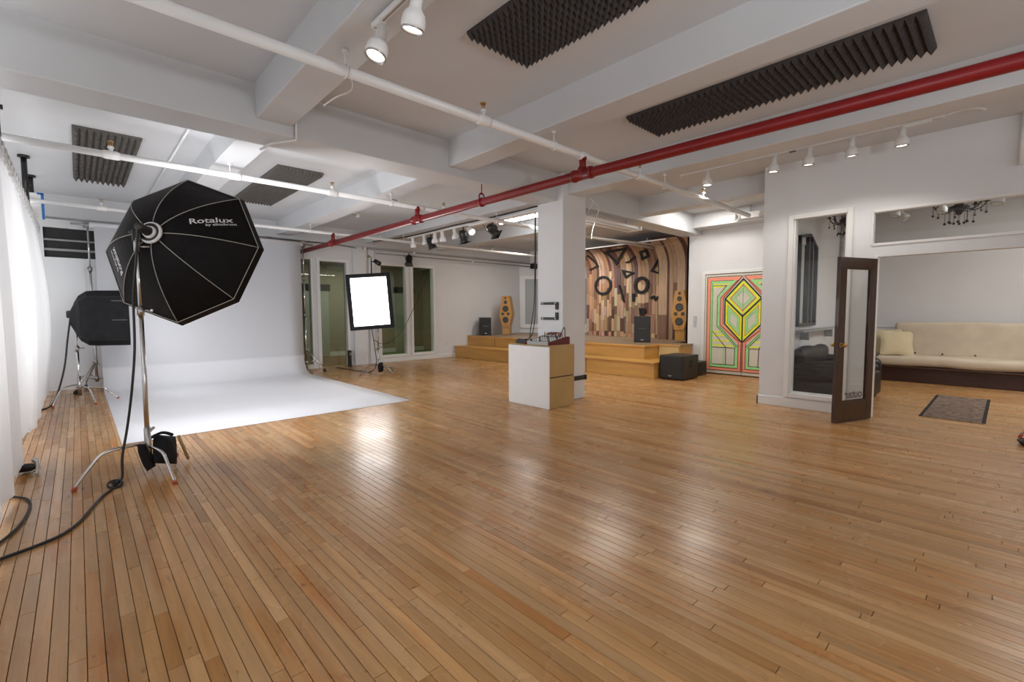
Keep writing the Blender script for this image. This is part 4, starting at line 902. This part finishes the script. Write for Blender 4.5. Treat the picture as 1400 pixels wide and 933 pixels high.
for (x_, z_, lb) in ((8.2, .42, 'white wall outlet on the back wall right of the windows'), (5.80, .42, 'white wall outlet on the pilaster behind the lit softbox stand')):
    o = thing('wall_outlet', (x_, YB if x_ > 6 else YB-.05, z_), lb, 'outlet')
    MB().box(-.04, .04, -.012, 0, -.06, .06, b=.004).ob('plate', M['trim'], o); MB().box(-.012, .012, -.014, -.012, -.03, -.01).box(-.012, .012, -.014, -.012, .01, .03).ob('socket', M['gconduit'], o)

# ================================================================== CENTRE
bx = thing('plinth_box', (4.82, 4.40, 0), 'white fronted plywood box beside the column carrying the mixer', 'plinth')
MB().box(0, .02, 0, .84, .0, .90, b=.004).ob('front_panel', M['boxwhite'], bx)
MB().box(.02, .56, .0, .84, .0, .44, b=.004).ob('lower_carcass', M['plyside'], bx); MB().box(.02, .56, .0, .84, .455, .885, b=.004).ob('upper_carcass', M['plyside'], bx)
MB().box(.0, .56, 0, .84, .885, .905, b=.004).ob('top', M['plyside'], bx); MB().box(.03, .55, .01, .83, .44, .456).ob('joint', M['dark'], bx)
mx = thing('audio_mixer', (4.86, 4.44, .905), 'grey audio mixer with red side cheeks on the white fronted box', 'mixer')
A = math.radians(9); mm = Matrix.Translation((.03, .02, .035)) @ Euler((0, -A, 0)).to_matrix().to_4x4()
MB().box(.03, .43, .03, .47, .0, .03, b=.004).add([(.03, .02, .03), (.03, .48, .03), (.43, .48, .03), (.43, .02, .03), (.03, .02, .045), (.03, .48, .045), (.43, .48, .105), (.43, .02, .105)], [(4, 5, 6, 7), (0, 1, 5, 4), (1, 2, 6, 5), (2, 3, 7, 6), (3, 0, 4, 7)]).ob('body', M['panelgrey'], mx)
for yv in (0.0, .48): MB().prism([(.0, .0), (.46, 0), (.46, .11), (.40, .115), (.0, .045)], 0, .02, Matrix(((1, 0, 0, 0), (0, 0, 1, yv), (0, 1, 0, 0), (0, 0, 0, 1)))).ob('side_cheek', M['mixred'], mx)
kn = MB().lathe([(.008, 0), (.007, .012), (.001, .014)], 8).mesh('knob', M['knob']); kb = MB().lathe([(.008, 0), (.007, .012), (.001, .014)], 8).mesh('knob', M['blackp'])
for i in range(8):
    for j in range(10):
        xv = .05+i*.045; o = bpy.data.objects.new('knob', kn if (i*3+j) % 4 else kb); C.objects.link(o); o.parent = mx; o.location = (xv, .045+j*.044, .047+(xv-.03)*.15)
for j in range(10): MB().box(.05, .10, .058+j*.044, .066+j*.044, .05, .058).ob('fader', M['blackp'], mx)
for j in range(7): MB().tube(smoothcurve([(.40, .10+j*.04, .10), (.41, .10+j*.04, .15), (.36+.01*j, .13+j*.035, .17), (.30, .16+j*.03, .14)]), .005, 5).ob('patch_lead', M['blackp'] if j % 3 else M['foot'], mx)
dk = thing('external_drive', (4.92, 4.99, .905), 'black box beside the mixer on the plinth', 'audio device')
MB().box(0, .34, 0, .20, 0, .05, b=.006).ob('case', M['blackp'], dk); MB().box(.02, .32, .02, .18, .05, .07, b=.004).ob('lid', M['blackp'], dk)
rc = thing('cable_rack', (5.22, 4.56, .905), 'small black rack of plugs behind the mixer on the plinth', 'cable rack')
MB().box(0, .08, 0, .36, 0, .11, b=.004).ob('rack', M['blackp'], rc)
for j in range(9): MB().tube([(.04, .03+j*.037, .11), (.03, .03+j*.037, .17)], .009, 6).ob('plug', M['wplast'] if j % 2 else M['brass'], rc)
MB().tube(smoothcurve([(.05, .02, .11), (.06, -.02, .22), (.03, -.08, .24), (.02, -.1, .10)]), .007, 6).ob('lead', M['blackp'], rc)
# black bars on the column
for (pts, lb) in ((((5.06, 1.515), (4.735, 1.515), (4.735, 1.42)), 'upper black angled bar on the column'), (((5.06, 1.28), (4.735, 1.28), (4.735, 1.375)), 'lower black angled bar on the column')):
    t = thing('light_bar', (5.38, 0, 0), lb, 'wall bar', group='black angled bars on the column')
    (a, z1), (b_, _), (_, z2) = pts
    MB().box(-.03, 0, a, b_-.025, z1-.019, z1+.019, b=.004).ob('long_bar', M['blackm'], t); MB().box(-.03, 0, b_-.025, b_+.025, z2, z1, b=.004).ob('short_bar', M['blackm'], t)
    for q in (a-.04, b_+.02): MB().box(-.033, -.03, q-.012, q+.012, z1-.01, z1+.01).ob('bolt', M['steel'], t)
t = thing('black_band', (5.40, 4.63, .30), 'black band around the lower part of the column', 'band'); MB().box(0, .54, -.02, 0, 0, .045, b=.004).box(0, .54, -.025, 0, .05, .07, b=.004).ob('band', M['blackm'], t); MB().box(.50, .545, -.03, .03, -.005, .075, b=.004).ob('buckle', M['blackm'], t)
MB().tube(smoothcurve([(5.36, 5.18, 2.95), (5.36, 5.18, 2.0), (5.36, 5.19, 1.4), (5.33, 5.22, 1.05), (5.2, 5.2, .95), (5.2, 5.1, .93)]), .008, 6).tube(smoothcurve([(5.37, 5.2, 2.95), (5.37, 5.22, 1.6), (5.30, 5.25, 1.0), (5.30, 5.2, .5), (5.35, 5.22, .02)]), .008, 6).ob('cable_bundle', M['rubber'], label='dark cables running down the left edge of the column', cat='cable')
MB().tube(smoothcurve([(8.3, 8.0, 3.46), (8.32, 8.0, 2.6), (8.36, 8.02, 2.0)]), .006, 6).ob('hanging_cord', M['wplast'], label='thin white cord hanging left of the column', cat='cord').location = (-2.3, -2.4, 0)

# ------------------------------------------------------------------ speakers
def tall_speaker(loc, rz, label):
    t = thing('tower_speaker', loc, label, 'speaker', rz, group='wooden hexagonal tower speakers on the stage')
    front = [(-.12, 0), (.12, 0), (.205, .36), (.205, .42), (.11, .96), (-.11, .96), (-.205, .42), (-.205, .36)]
    # front faces local -y ; prism in xz
    m = Matrix(((1, 0, 0, 0), (0, 0, 1, 0), (0, 1, 0, .28), (0, 0, 0, 1)))
    MB().prism(front, 0, .035, m).ob('front_baffle', M['spkwood'], t)
    MB().prism([(a*.96, b_*.995) for a, b_ in front], .035, .36, m).ob('cabinet', M['spkwood'], t)
    MB().box(-.12, .12, .05, .32, .02, .28, b=.005).ob('pedestal', M['spkwood'], t); MB().box(-.22, .22, -.05, .40, 0, .02, b=.006).ob('base_plate', M['stagetop'], t)
    for (x_, z_, r_) in ((0, .89, .032), (0, .76, .055), (0, .55, .09), (-.09, .39, .042), (.09, .39, .042), (0, .20, .09)):
        mm_ = frame_to((x_, 0, z_+.28), (0, -1, 0))
        MB().lathe([(r_*1.0, -.003), (r_*1.08, .006), (r_*.92, .012), (r_*.88, .004)], 24, mm_).ob('driver_ring', M['blackm'], t)
        MB().lathe([(.001, .004), (r_*.22, .003), (r_*.3, -.012+.014), (r_*.86, .007)], 24, mm_).ob('driver_cone', M['cone'], t)
    MB().tube([(0, -.001, .335), (0, -.006, .335)], .012, 10).ob('badge', M['blackm'], t)
    return t
def pa_speaker(loc, rz, label, w=.36, h=.56, d=.32):
    t = thing('loudspeaker', loc, label, 'speaker', rz)
    MB().prism([(-w/2, 0), (w/2, 0), (w/2*.8, d), (-w/2*.8, d)], 0, h).ob('cabinet', M['blackp'], t)
    MB().box(-w*.46, w*.46, -.012, 0, .02, h-.02, b=.006).ob('grille', M['grille'], t)
    MB().box(-.035, .035, -.016, -.011, .05, .075, b=.002).ob('badge', M['steel'], t)
    MB().tube([(-.10, -.013, h*.55), (-.03, -.017, h*.52), (.03, -.017, h*.52), (.10, -.013, h*.55)], .004, 5).ob('grille_line', M['steel'], t)
    return t
tall_speaker((9.95, 10.95, .64), math.radians(-58), 'wooden tower speaker standing against the white back wall at the left of the stage')
tall_speaker((10.72, 5.50, .64), math.radians(-86), 'wooden tower speaker standing before the plank wall at the right of the stage')
pa_speaker((9.35, 11.22, .64), math.radians(-25), 'black loudspeaker on the left end of the stage beside the wooden tower speaker')
pa_speaker((9.75, 5.92, .64), math.radians(-58), 'black loudspeaker standing on the stage in front of the plank wall', .38, .62, .34)
sw = thing('subwoofer', (8.66, 4.34, 0), 'large black subwoofer box on the floor before the stage step', 'subwoofer')
MB().box(0, .66, 0, .52, .015, .49, b=.015).ob('cabinet', M['blackp'], sw); MB().box(-.012, 0, .03, .49, .04, .47, b=.005).ob('grille', M['grille'], sw)
MB().box(-.016, -.011, .24, .31, .07, .095, b=.002).ob('badge', M['steel'], sw)
MB().box(.26, .40, -.004, .02, .25, .40, b=.004).ob('handle_recess', M['dark'], sw); MB().box(.25, .41, -.012, .0, .30, .325, b=.004).ob('handle', M['blackp'], sw)
for a in (.06, .6):
    for b_ in (.06, .46): MB().tube([(a, b_, 0), (a, b_, .018)], .02, 8).ob('rubber_foot', M['rubber'], sw)
t = thing('monitor_wedge', (9.55, 4.45, 0), 'small black speaker half hidden behind the subwoofer', 'speaker'); MB().box(0, .40, 0, .30, 0, .30, b=.01).ob('cabinet', M['blackp'], t); MB().box(.02, .38, -.008, 0, .03, .27, b=.004).ob('grille', M['grille'], t)
# white framed board on the diagonal corner wall
p, q = Vector((13.1, 9.7, 0)), Vector((11.25, 11.75, 0)); dd = (q-p).normalized(); nn = dd.cross(Vector((0, 0, 1)))
nn = nn if nn.x < 0 else -nn
mid = p.lerp(q, .52); wb = thing('framed_board', tuple(mid+nn*.03), 'large white framed grey board with rounded corners on the corner wall of the stage', 'board')
def rrect(w, h, r, k=6):
    out = []
    for (cx, cz, a0) in ((w/2-r, h/2-r, 0), (-w/2+r, h/2-r, 90), (-w/2+r, -h/2+r, 180), (w/2-r, -h/2+r, 270)):
        out += [(cx+r*math.cos(math.radians(a0+90*i/k)), cz+r*math.sin(math.radians(a0+90*i/k))) for i in range(k+1)]
    return out
bm_ = Matrix((( *(-dd), 0), (0, 0, 1, 0), (*nn, 0), (0, 0, 0, 1))).transposed(); bm_ = Matrix(((-dd.x, 0, nn.x, 0), (-dd.y, 0, nn.y, 0), (0, 1, 0, 1.72), (0, 0, 0, 1)))
MB().prism(rrect(2.5, 1.82, .12), -.02, .03, bm_).ob('frame', M['trim'], wb); MB().prism(rrect(2.12, 1.56, .03), .03, .034, bm_).ob('board_face', M['screen'], wb)
# small dark speaker high on the beam over back wall
t = thing('ceiling_speaker', (11.6, 11.3, 2.95), 'small dark box hanging high at the back wall left of the column', 'speaker'); MB().box(-.1, .1, -.08, .08, -.1, .08, b=.01).ob('case', M['blackp'], t); MB().tube([(0, 0, .08), (0, 0, .14)], .012, 6).ob('mount', M['blackm'], t)

# ================================================================== RIGHT SIDE
fd = thing('french_door', (7.34, 1.17, 0), 'open dark wooden door with one tall glass pane beside the partition', 'door')
DL = math.hypot(.65, .25); ang = math.atan2(.25, -.65); fd.rotation_euler = (0, 0, ang)
T_ = .045
MB().box(0, .10, -T_/2, T_/2, .01, 2.03, b=.004).ob('hinge_stile', M['doorwood'], fd)
MB().box(DL-.115, DL, -T_/2, T_/2, .01, 2.03, b=.004).ob('lock_stile', M['doorwood'], fd)
MB().box(.10, DL-.115, -T_/2, T_/2, 1.90, 2.03, b=.004).ob('top_rail', M['doorwood'], fd)
MB().box(.10, DL-.115, -T_/2, T_/2, .01, .26, b=.004).ob('bottom_rail', M['doorwood'], fd)
pane = MB().box(.10, DL-.115, -.003, .003, .26, 1.90).ob('glass_pane', M['glassd'], fd)
mb = MB()
for s_ in (-1, 1): mb.box(.10, .112, s_*.012, s_*.02, .26, 1.90).box(DL-.127, DL-.115, s_*.012, s_*.02, .26, 1.90).box(.10, DL-.115, s_*.012, s_*.02, .26, .272).box(.10, DL-.115, s_*.012, s_*.02, 1.888, 1.90)
mb.ob('glazing_bead', M['doorwood'], fd)
for s_ in (-1, 1):
    MB().tube([(DL-.055, s_*.022, .97), (DL-.055, s_*.06, .97)], .011, 8).tube([(DL-.055, s_*.022, .97), (DL-.055, s_*.028, .97)], .03, 14).sphere((DL-.055, s_*.07, .97), .027, 8).ob('door_knob', M['brass'], fd)
for z_ in (.25, 1.0, 1.8): MB().tube([(-.006, 0, z_-.05), (-.006, 0, z_+.05)], .009, 8).ob('hinge', M['steel'], fd)
def text_mesh(txt, size, mt, name, parent, m, extrude=.0008, bold=.0):
    c = bpy.data.curves.new('t', 'FONT'); c.body = txt; c.size = size; c.align_x = 'CENTER'; c.align_y = 'CENTER'; c.extrude = extrude; c.offset = bold
    to = bpy.data.objects.new('t', c); C.objects.link(to); dg = bpy.context.evaluated_depsgraph_get()
    me = bpy.data.meshes.new_from_object(to.evaluated_get(dg)); bpy.data.objects.remove(to, do_unlink=True); bpy.data.curves.remove(c)
    me.transform(m); me.materials.clear(); me.materials.append(mt); o = bpy.data.objects.new(name, me); C.objects.link(o); o.parent = parent; return o
# word on the glass reads from the far side, so it is mirrored from here
text_mesh('outer', .145, mat('glass_lettering', (.17, .14, .125), .8, spec=.1), 'lettering', fd, Matrix(((1, 0, 0, .338), (0, 0, -1, .008), (0, 1, 0, .345), (0, 0, 0, 1))), bold=.003)
# futon sofa
fu_ = thing('futon_sofa', (11.55, -1.9, 0), 'long cream futon sofa on a dark wooden base against the lounge wall', 'sofa')
LY = 3.72
MB().box(.05, .95, .05, LY-.02, .0, .27, b=.01).ob('base', M['sofawood'], fu_)
MB().box(-.02, .98, .0, LY, .27, .31, b=.008).ob('base_rail', M['doorwood'], fu_)
def cushion(name, x0, x1, y0, y1, z0, z1, r, mt, par, m=None, wav=.012, seed=0):
    bm = bmesh.new(); bmesh.ops.create_cube(bm, size=1)
    for v in bm.verts: v.co = ((x0+x1)/2+v.co.x*(x1-x0), (y0+y1)/2+v.co.y*(y1-y0), (z0+z1)/2+v.co.z*(z1-z0))
    bmesh.ops.bevel(bm, geom=bm.edges[:], offset=r, segments=4, profile=.5, affect='EDGES')
    bmesh.ops.subdivide_edges(bm, edges=[e for e in bm.edges if e.calc_length() > .3], cuts=10, use_grid_fill=True)
    for v in bm.verts:
        c = v.co; v.co.z += wav*math.sin(c.y*5+seed)*math.sin(c.x*6+1+seed); v.co.x += wav*math.sin(c.y*7+c.z*5+seed)
    me = bpy.data.meshes.new(name); bm.to_mesh(me); bm.free()
    if m: me.transform(m)
    for p_ in me.polygons: p_.use_smooth = True
    me.materials.append(mt); o = bpy.data.objects.new(name, me); C.objects.link(o); o.parent = par; return o
cushion('seat_cushion', -.03, .82, .02, LY-.03, .31, .50, .075, M['futon'], fu_)
cushion('back_cushion', .62, .82, .04, LY-.22, .44, 1.16, .075, M['futon'], fu_, Matrix.Translation((.62, 0, .44)) @ Euler((0, .12, 0)).to_matrix().to_4x4() @ Matrix.Translation((-.62, 0, -.44)), seed=2)
for q in (3.15, 2.75, 2.3, 1.5, .9): MB().sphere((.60, q, .53), .016, 6).ob('button', M['doorwood'], fu_)
def pillow(loc, rot, label, s=.46):
    n = 12; vs = []
    for sgn in (1, -1):
        for i in range(n+1):
            for j in range(n+1):
                u, v = i/n*2-1, j/n*2-1; h = .075*(max(0, (1-u*u)*(1-v*v)))**.45
                k = 1-.10*(1-abs(u*v))*max(abs(u), abs(v))**3
                vs.append((u*s/2*k, v*s/2*k, sgn*h))
    o0 = (n+1)**2; fs = []
    for i in range(n):
        for j in range(n):
            a = i*(n+1)+j; fs += [(a, a+n+1, a+n+2, a+1), (a+o0, a+1+o0, a+n+2+o0, a+n+1+o0)]
    mb = MB().add(vs, fs, True); o = mb.ob('pillow', M['pillow'], label=label, cat='pillow', group='cream pillows on the futon sofa'); o.location = loc; o.rotation_euler = rot; return o
pillow((11.98, 1.72, .74), (0, math.radians(-68), math.radians(-8)), 'cream square pillow at the far left corner of the futon sofa', .56)
pillow((11.80, 1.50, .73), (math.radians(6), math.radians(-64), math.radians(14)), 'cream square pillow leaning in front of the other on the futon sofa', .54)
# rug
rg = thing('runner_rug', (8.0, .14, 0), 'dark brown woven rug with black borders and pale fringe before the futon sofa', 'rug')
MB().box(0, 2.15, .035, .58, .001, .010, b=.003).ob('weave', M['rug'], rg)
MB().box(0, 2.15, 0, .035, .001, .011, b=.003).box(0, 2.15, .58, .615, .001, .011, b=.003).ob('border', M['rugb'], rg)
mb = MB(); rr = random.Random(5)
for i in range(60):
    yv = .01+i*.01; mb.tube([(0, yv, .006), (-.05-rr.random()*.03, yv+rr.uniform(-.015, .015), .004)], .002, 4)
    mb.tube([(2.15, yv, .006), (2.20+rr.random()*.02, yv+rr.uniform(-.01, .01), .004)], .002, 4)
mb.ob('fringe', M['fringe'], rg, kind='stuff')
# stand foot and cable loops at the right edge of the picture
rs = thing('light_stand', (7.25, -.60, 0), 'thin grey stand leaning at the right edge before the sofa', 'light stand')
c_stand(rs, .8, 1.7, [math.radians(a) for a in (68, 190, -50)], .50, .27, M['steel'])
rcb = thing('coiled_cable', (7.05, -.28, 0), 'black coiled cable on the floor at the right edge', 'cable')
for k in range(3): MB().tube([((.14+.012*k)*math.cos(a*PI/12), (.14+.012*k)*math.sin(a*PI/12), .010+.017*k) for a in range(24)], .009, 6, closed=True).ob('loop', M['rubber'], rcb)
# lounge: leather sofa behind the tall window, framed mirror with shelf, pipes, chandeliers
ls = thing('leather_sofa', (8.0, 1.40, 0), 'black leather sofa seen through the tall window', 'sofa')
cushion('base', 0, 1.55, -.02, .92, .03, .44, .06, M['leather'], ls, seed=1)
cushion('backrest', .02, 1.55, .70, .94, .38, .80, .10, M['leather'], ls, wav=.02, seed=3)
cushion('armrest', -.05, .24, -.02, .92, .3, .62, .10, M['leather'], ls, wav=.015, seed=4)
cushion('armrest', 1.35, 1.60, -.02, .92, .3, .62, .10, M['leather'], ls, wav=.015, seed=5)
cushion('seat_cushion', .22, 1.38, .0, .72, .42, .54, .05, M['leather'], ls, seed=6)
for a in (.08, 1.48):
    for b_ in (.06, .84): MB().tube([(a, b_, 0), (a, b_, .05)], .025, 8).ob('foot', M['blackp'], ls)
fm = thing('arched_frame', (8.62, 2.40, 1.12), 'black framed folding mirror seen through the tall window', 'mirror')
MB().box(0, .045, -.05, 0, 0, 1.48, b=.004).box(.95, .995, -.05, 0, 0, 1.36, b=.004).box(0, .995, -.05, 0, 0, .05, b=.004).ob('frame', M['blackp'], fm)
MB().add([(0, -.05, 1.44), (0, 0, 1.44), (.55, 0, 1.52), (.55, -.05, 1.52), (0, -.05, 1.49), (0, 0, 1.49), (.55, 0, 1.57), (.55, -.05, 1.57)], [(0, 1, 2, 3), (4, 5, 6, 7), (0, 1, 5, 4), (3, 2, 6, 7), (0, 3, 7, 4), (1, 2, 6, 5)]).add([(.55, -.05, 1.52), (.55, 0, 1.52), (.995, 0, 1.32), (.995, -.05, 1.32), (.55, -.05, 1.57), (.55, 0, 1.57), (.995, 0, 1.37), (.995, -.05, 1.37)], [(0, 1, 2, 3), (4, 5, 6, 7), (0, 1, 5, 4), (3, 2, 6, 7), (0, 3, 7, 4), (1, 2, 6, 5)]).ob('frame_top', M['blackp'], fm)
MB().box(.42, .50, -.055, -.005, .05, 1.53, b=.004).box(.66, .71, -.05, -.005, .05, 1.48, b=.004).ob('mullion', M['blackp'], fm)
MB().box(.045, .95, -.02, -.012, .05, 1.36).ob('mirror_glass', M['mirror'], fm)
for z_ in (.1, .75, 1.3): MB().box(.47, .51, -.065, -.05, z_, z_+.06, b=.003).ob('hinge', M['blackm'], fm)
sh = thing('wall_shelf', (8.5, 2.40, 1.03), 'narrow grey shelf below the black framed mirror', 'shelf')
MB().box(0, 2.3, -.16, 0, 0, .035, b=.004).ob('board', M['shelf'], sh)
for a in (.4, 1.9): MB().box(a, a+.04, -.13, 0, -.14, 0, b=.004).ob('shelf_bracket', M['shelf'], sh)
conduit('stained vertical pipe in the lounge corner seen through the tall window', [(11.3, 2.36, 1.45), (11.3, 2.36, 3.4)], .03, mat('rusty_pipe', (.35, .33, .30), .6, var=.5, scale=12), [(11.25, 2.34, 1.38)])
conduit('short white vertical pipe high on the partition at the right edge', [(7.37, -.02, 2.92), (7.37, -.02, CZ)], .028, M['pipew'])
t = thing('dark_panel', (11.88, 2.15, 0), 'tall narrow dark panel leaning in the lounge corner', 'panel'); MB().box(-.03, 0, -.1, .12, 0, 1.95, b=.005).ob('panel', M['blackp'], t); MB().box(-.035, -.03, -.02, .04, 1.0, 1.1).ob('plate', M['steel'], t)
def chandelier(loc, label):
    t = thing('chandelier', loc, label, 'chandelier', group='black glass chandeliers in the lounge')
    MB().lathe([(.001, -.16), (.03, -.15), (.05, -.10), (.12, -.06), (.13, -.03), (.06, 0), (.02, .02), (.02, .12), (.05, .16), (.02, .20), (.012, .30), (.012, .80)], 16).ob('stem', M['blackm'], t)
    for k in range(8):
        a = k*PI/4+.2; c, s_ = math.cos(a), math.sin(a)
        am = MB().tube(smoothcurve([(.05*c, .05*s_, -.02), (.14*c, .14*s_, -.09), (.24*c, .24*s_, -.07), (.30*c, .30*s_, .01)]), .010, 6).ob('arm', M['blackm'], t)
        MB().lathe([(.02, 0), (.055, .012), (.02, .02), (.014, .10), (.004, .12)], 10, Matrix.Translation((.30*c, .30*s_, .01))).ob('candle_cup', M['blackm'], am)
        mb = MB()
        for j in range(5): mb.sphere((.30*c, .30*s_, -.03-.028*j), .009 if j < 4 else .018, 4)
        mb.ob('bead_drop', M['blackp'], am)
    for k in range(10):
        a = k*PI/5; r_ = .10 if k % 2 else .17; mb = MB()
        for j in range(7): mb.sphere((r_*math.cos(a), r_*math.sin(a), -.10-.028*j), .008 if j < 6 else .02, 4)
        mb.ob('bead_drop', M['blackp'], t)
    return t
chandelier((10.0, .60, 3.0), 'black chandelier with hanging beads seen through the strip window')
chandelier((9.8, 2.0, 2.98), 'black chandelier with hanging beads at the top of the tall window').scale = (.8, .8, 1)
for i, (x_, y_) in enumerate(((9.0, 1.22), (9.8, 1.25), (9.3, .73), (8.3, .15), (8.1, -.15))):
    track_lamp((x_, y_, (2.98, 3.02, 3.0, 2.88, 2.86)[i]), (-.2, .1 if i != 1 else -.6, -1), 'white spotlight inside the lounge behind the strip window, %s' % ('leftmost', 'second from left', 'behind the chandelier', 'right of the chandelier', 'at the right edge')[i], 1.0, 3 if i in (1,) else 0, lit=False)
    MB().tube([(x_, y_, (2.98, 3.02, 3.0, 2.88, 2.86)[i]), (x_, y_, CZ)], .008, 6).ob('drop_rod', M['wplast'], bpy.data.objects[[o.name for o in bpy.data.objects if o.name.startswith('track_spotlight')][-1]]).matrix_parent_inverse = Matrix.Translation((-x_, -y_, -(2.98, 3.02, 3.0, 2.88, 2.86)[i]))
area('lounge_lamp', (10.0, -.8, 3.35), (0, 0, 0), 1.6, 1.6, 140, (1, .97, .92))
# unseen glowing panels added on the ceiling behind the photographer for fill
for (x_, y_) in ((3.0, -2.9), (3.0, -.9)):
    t = thing('added_fill_panel', (x_, y_, CZ if y_ > -1.5 else CZ), 'added ceiling fill light behind the viewpoint, %s the rear wall openings' % ('nearer' if y_ < -2 else 'farther from'), 'ceiling light', group='added fill lights behind the viewpoint')
    MB().box(-.6, .6, -.15, .15, -.06, 0, b=.008).ob('housing', M['wplast'], t); MB().box(-.57, .57, -.12, .12, -.065, -.06).ob('diffuser', M['glow'], t)
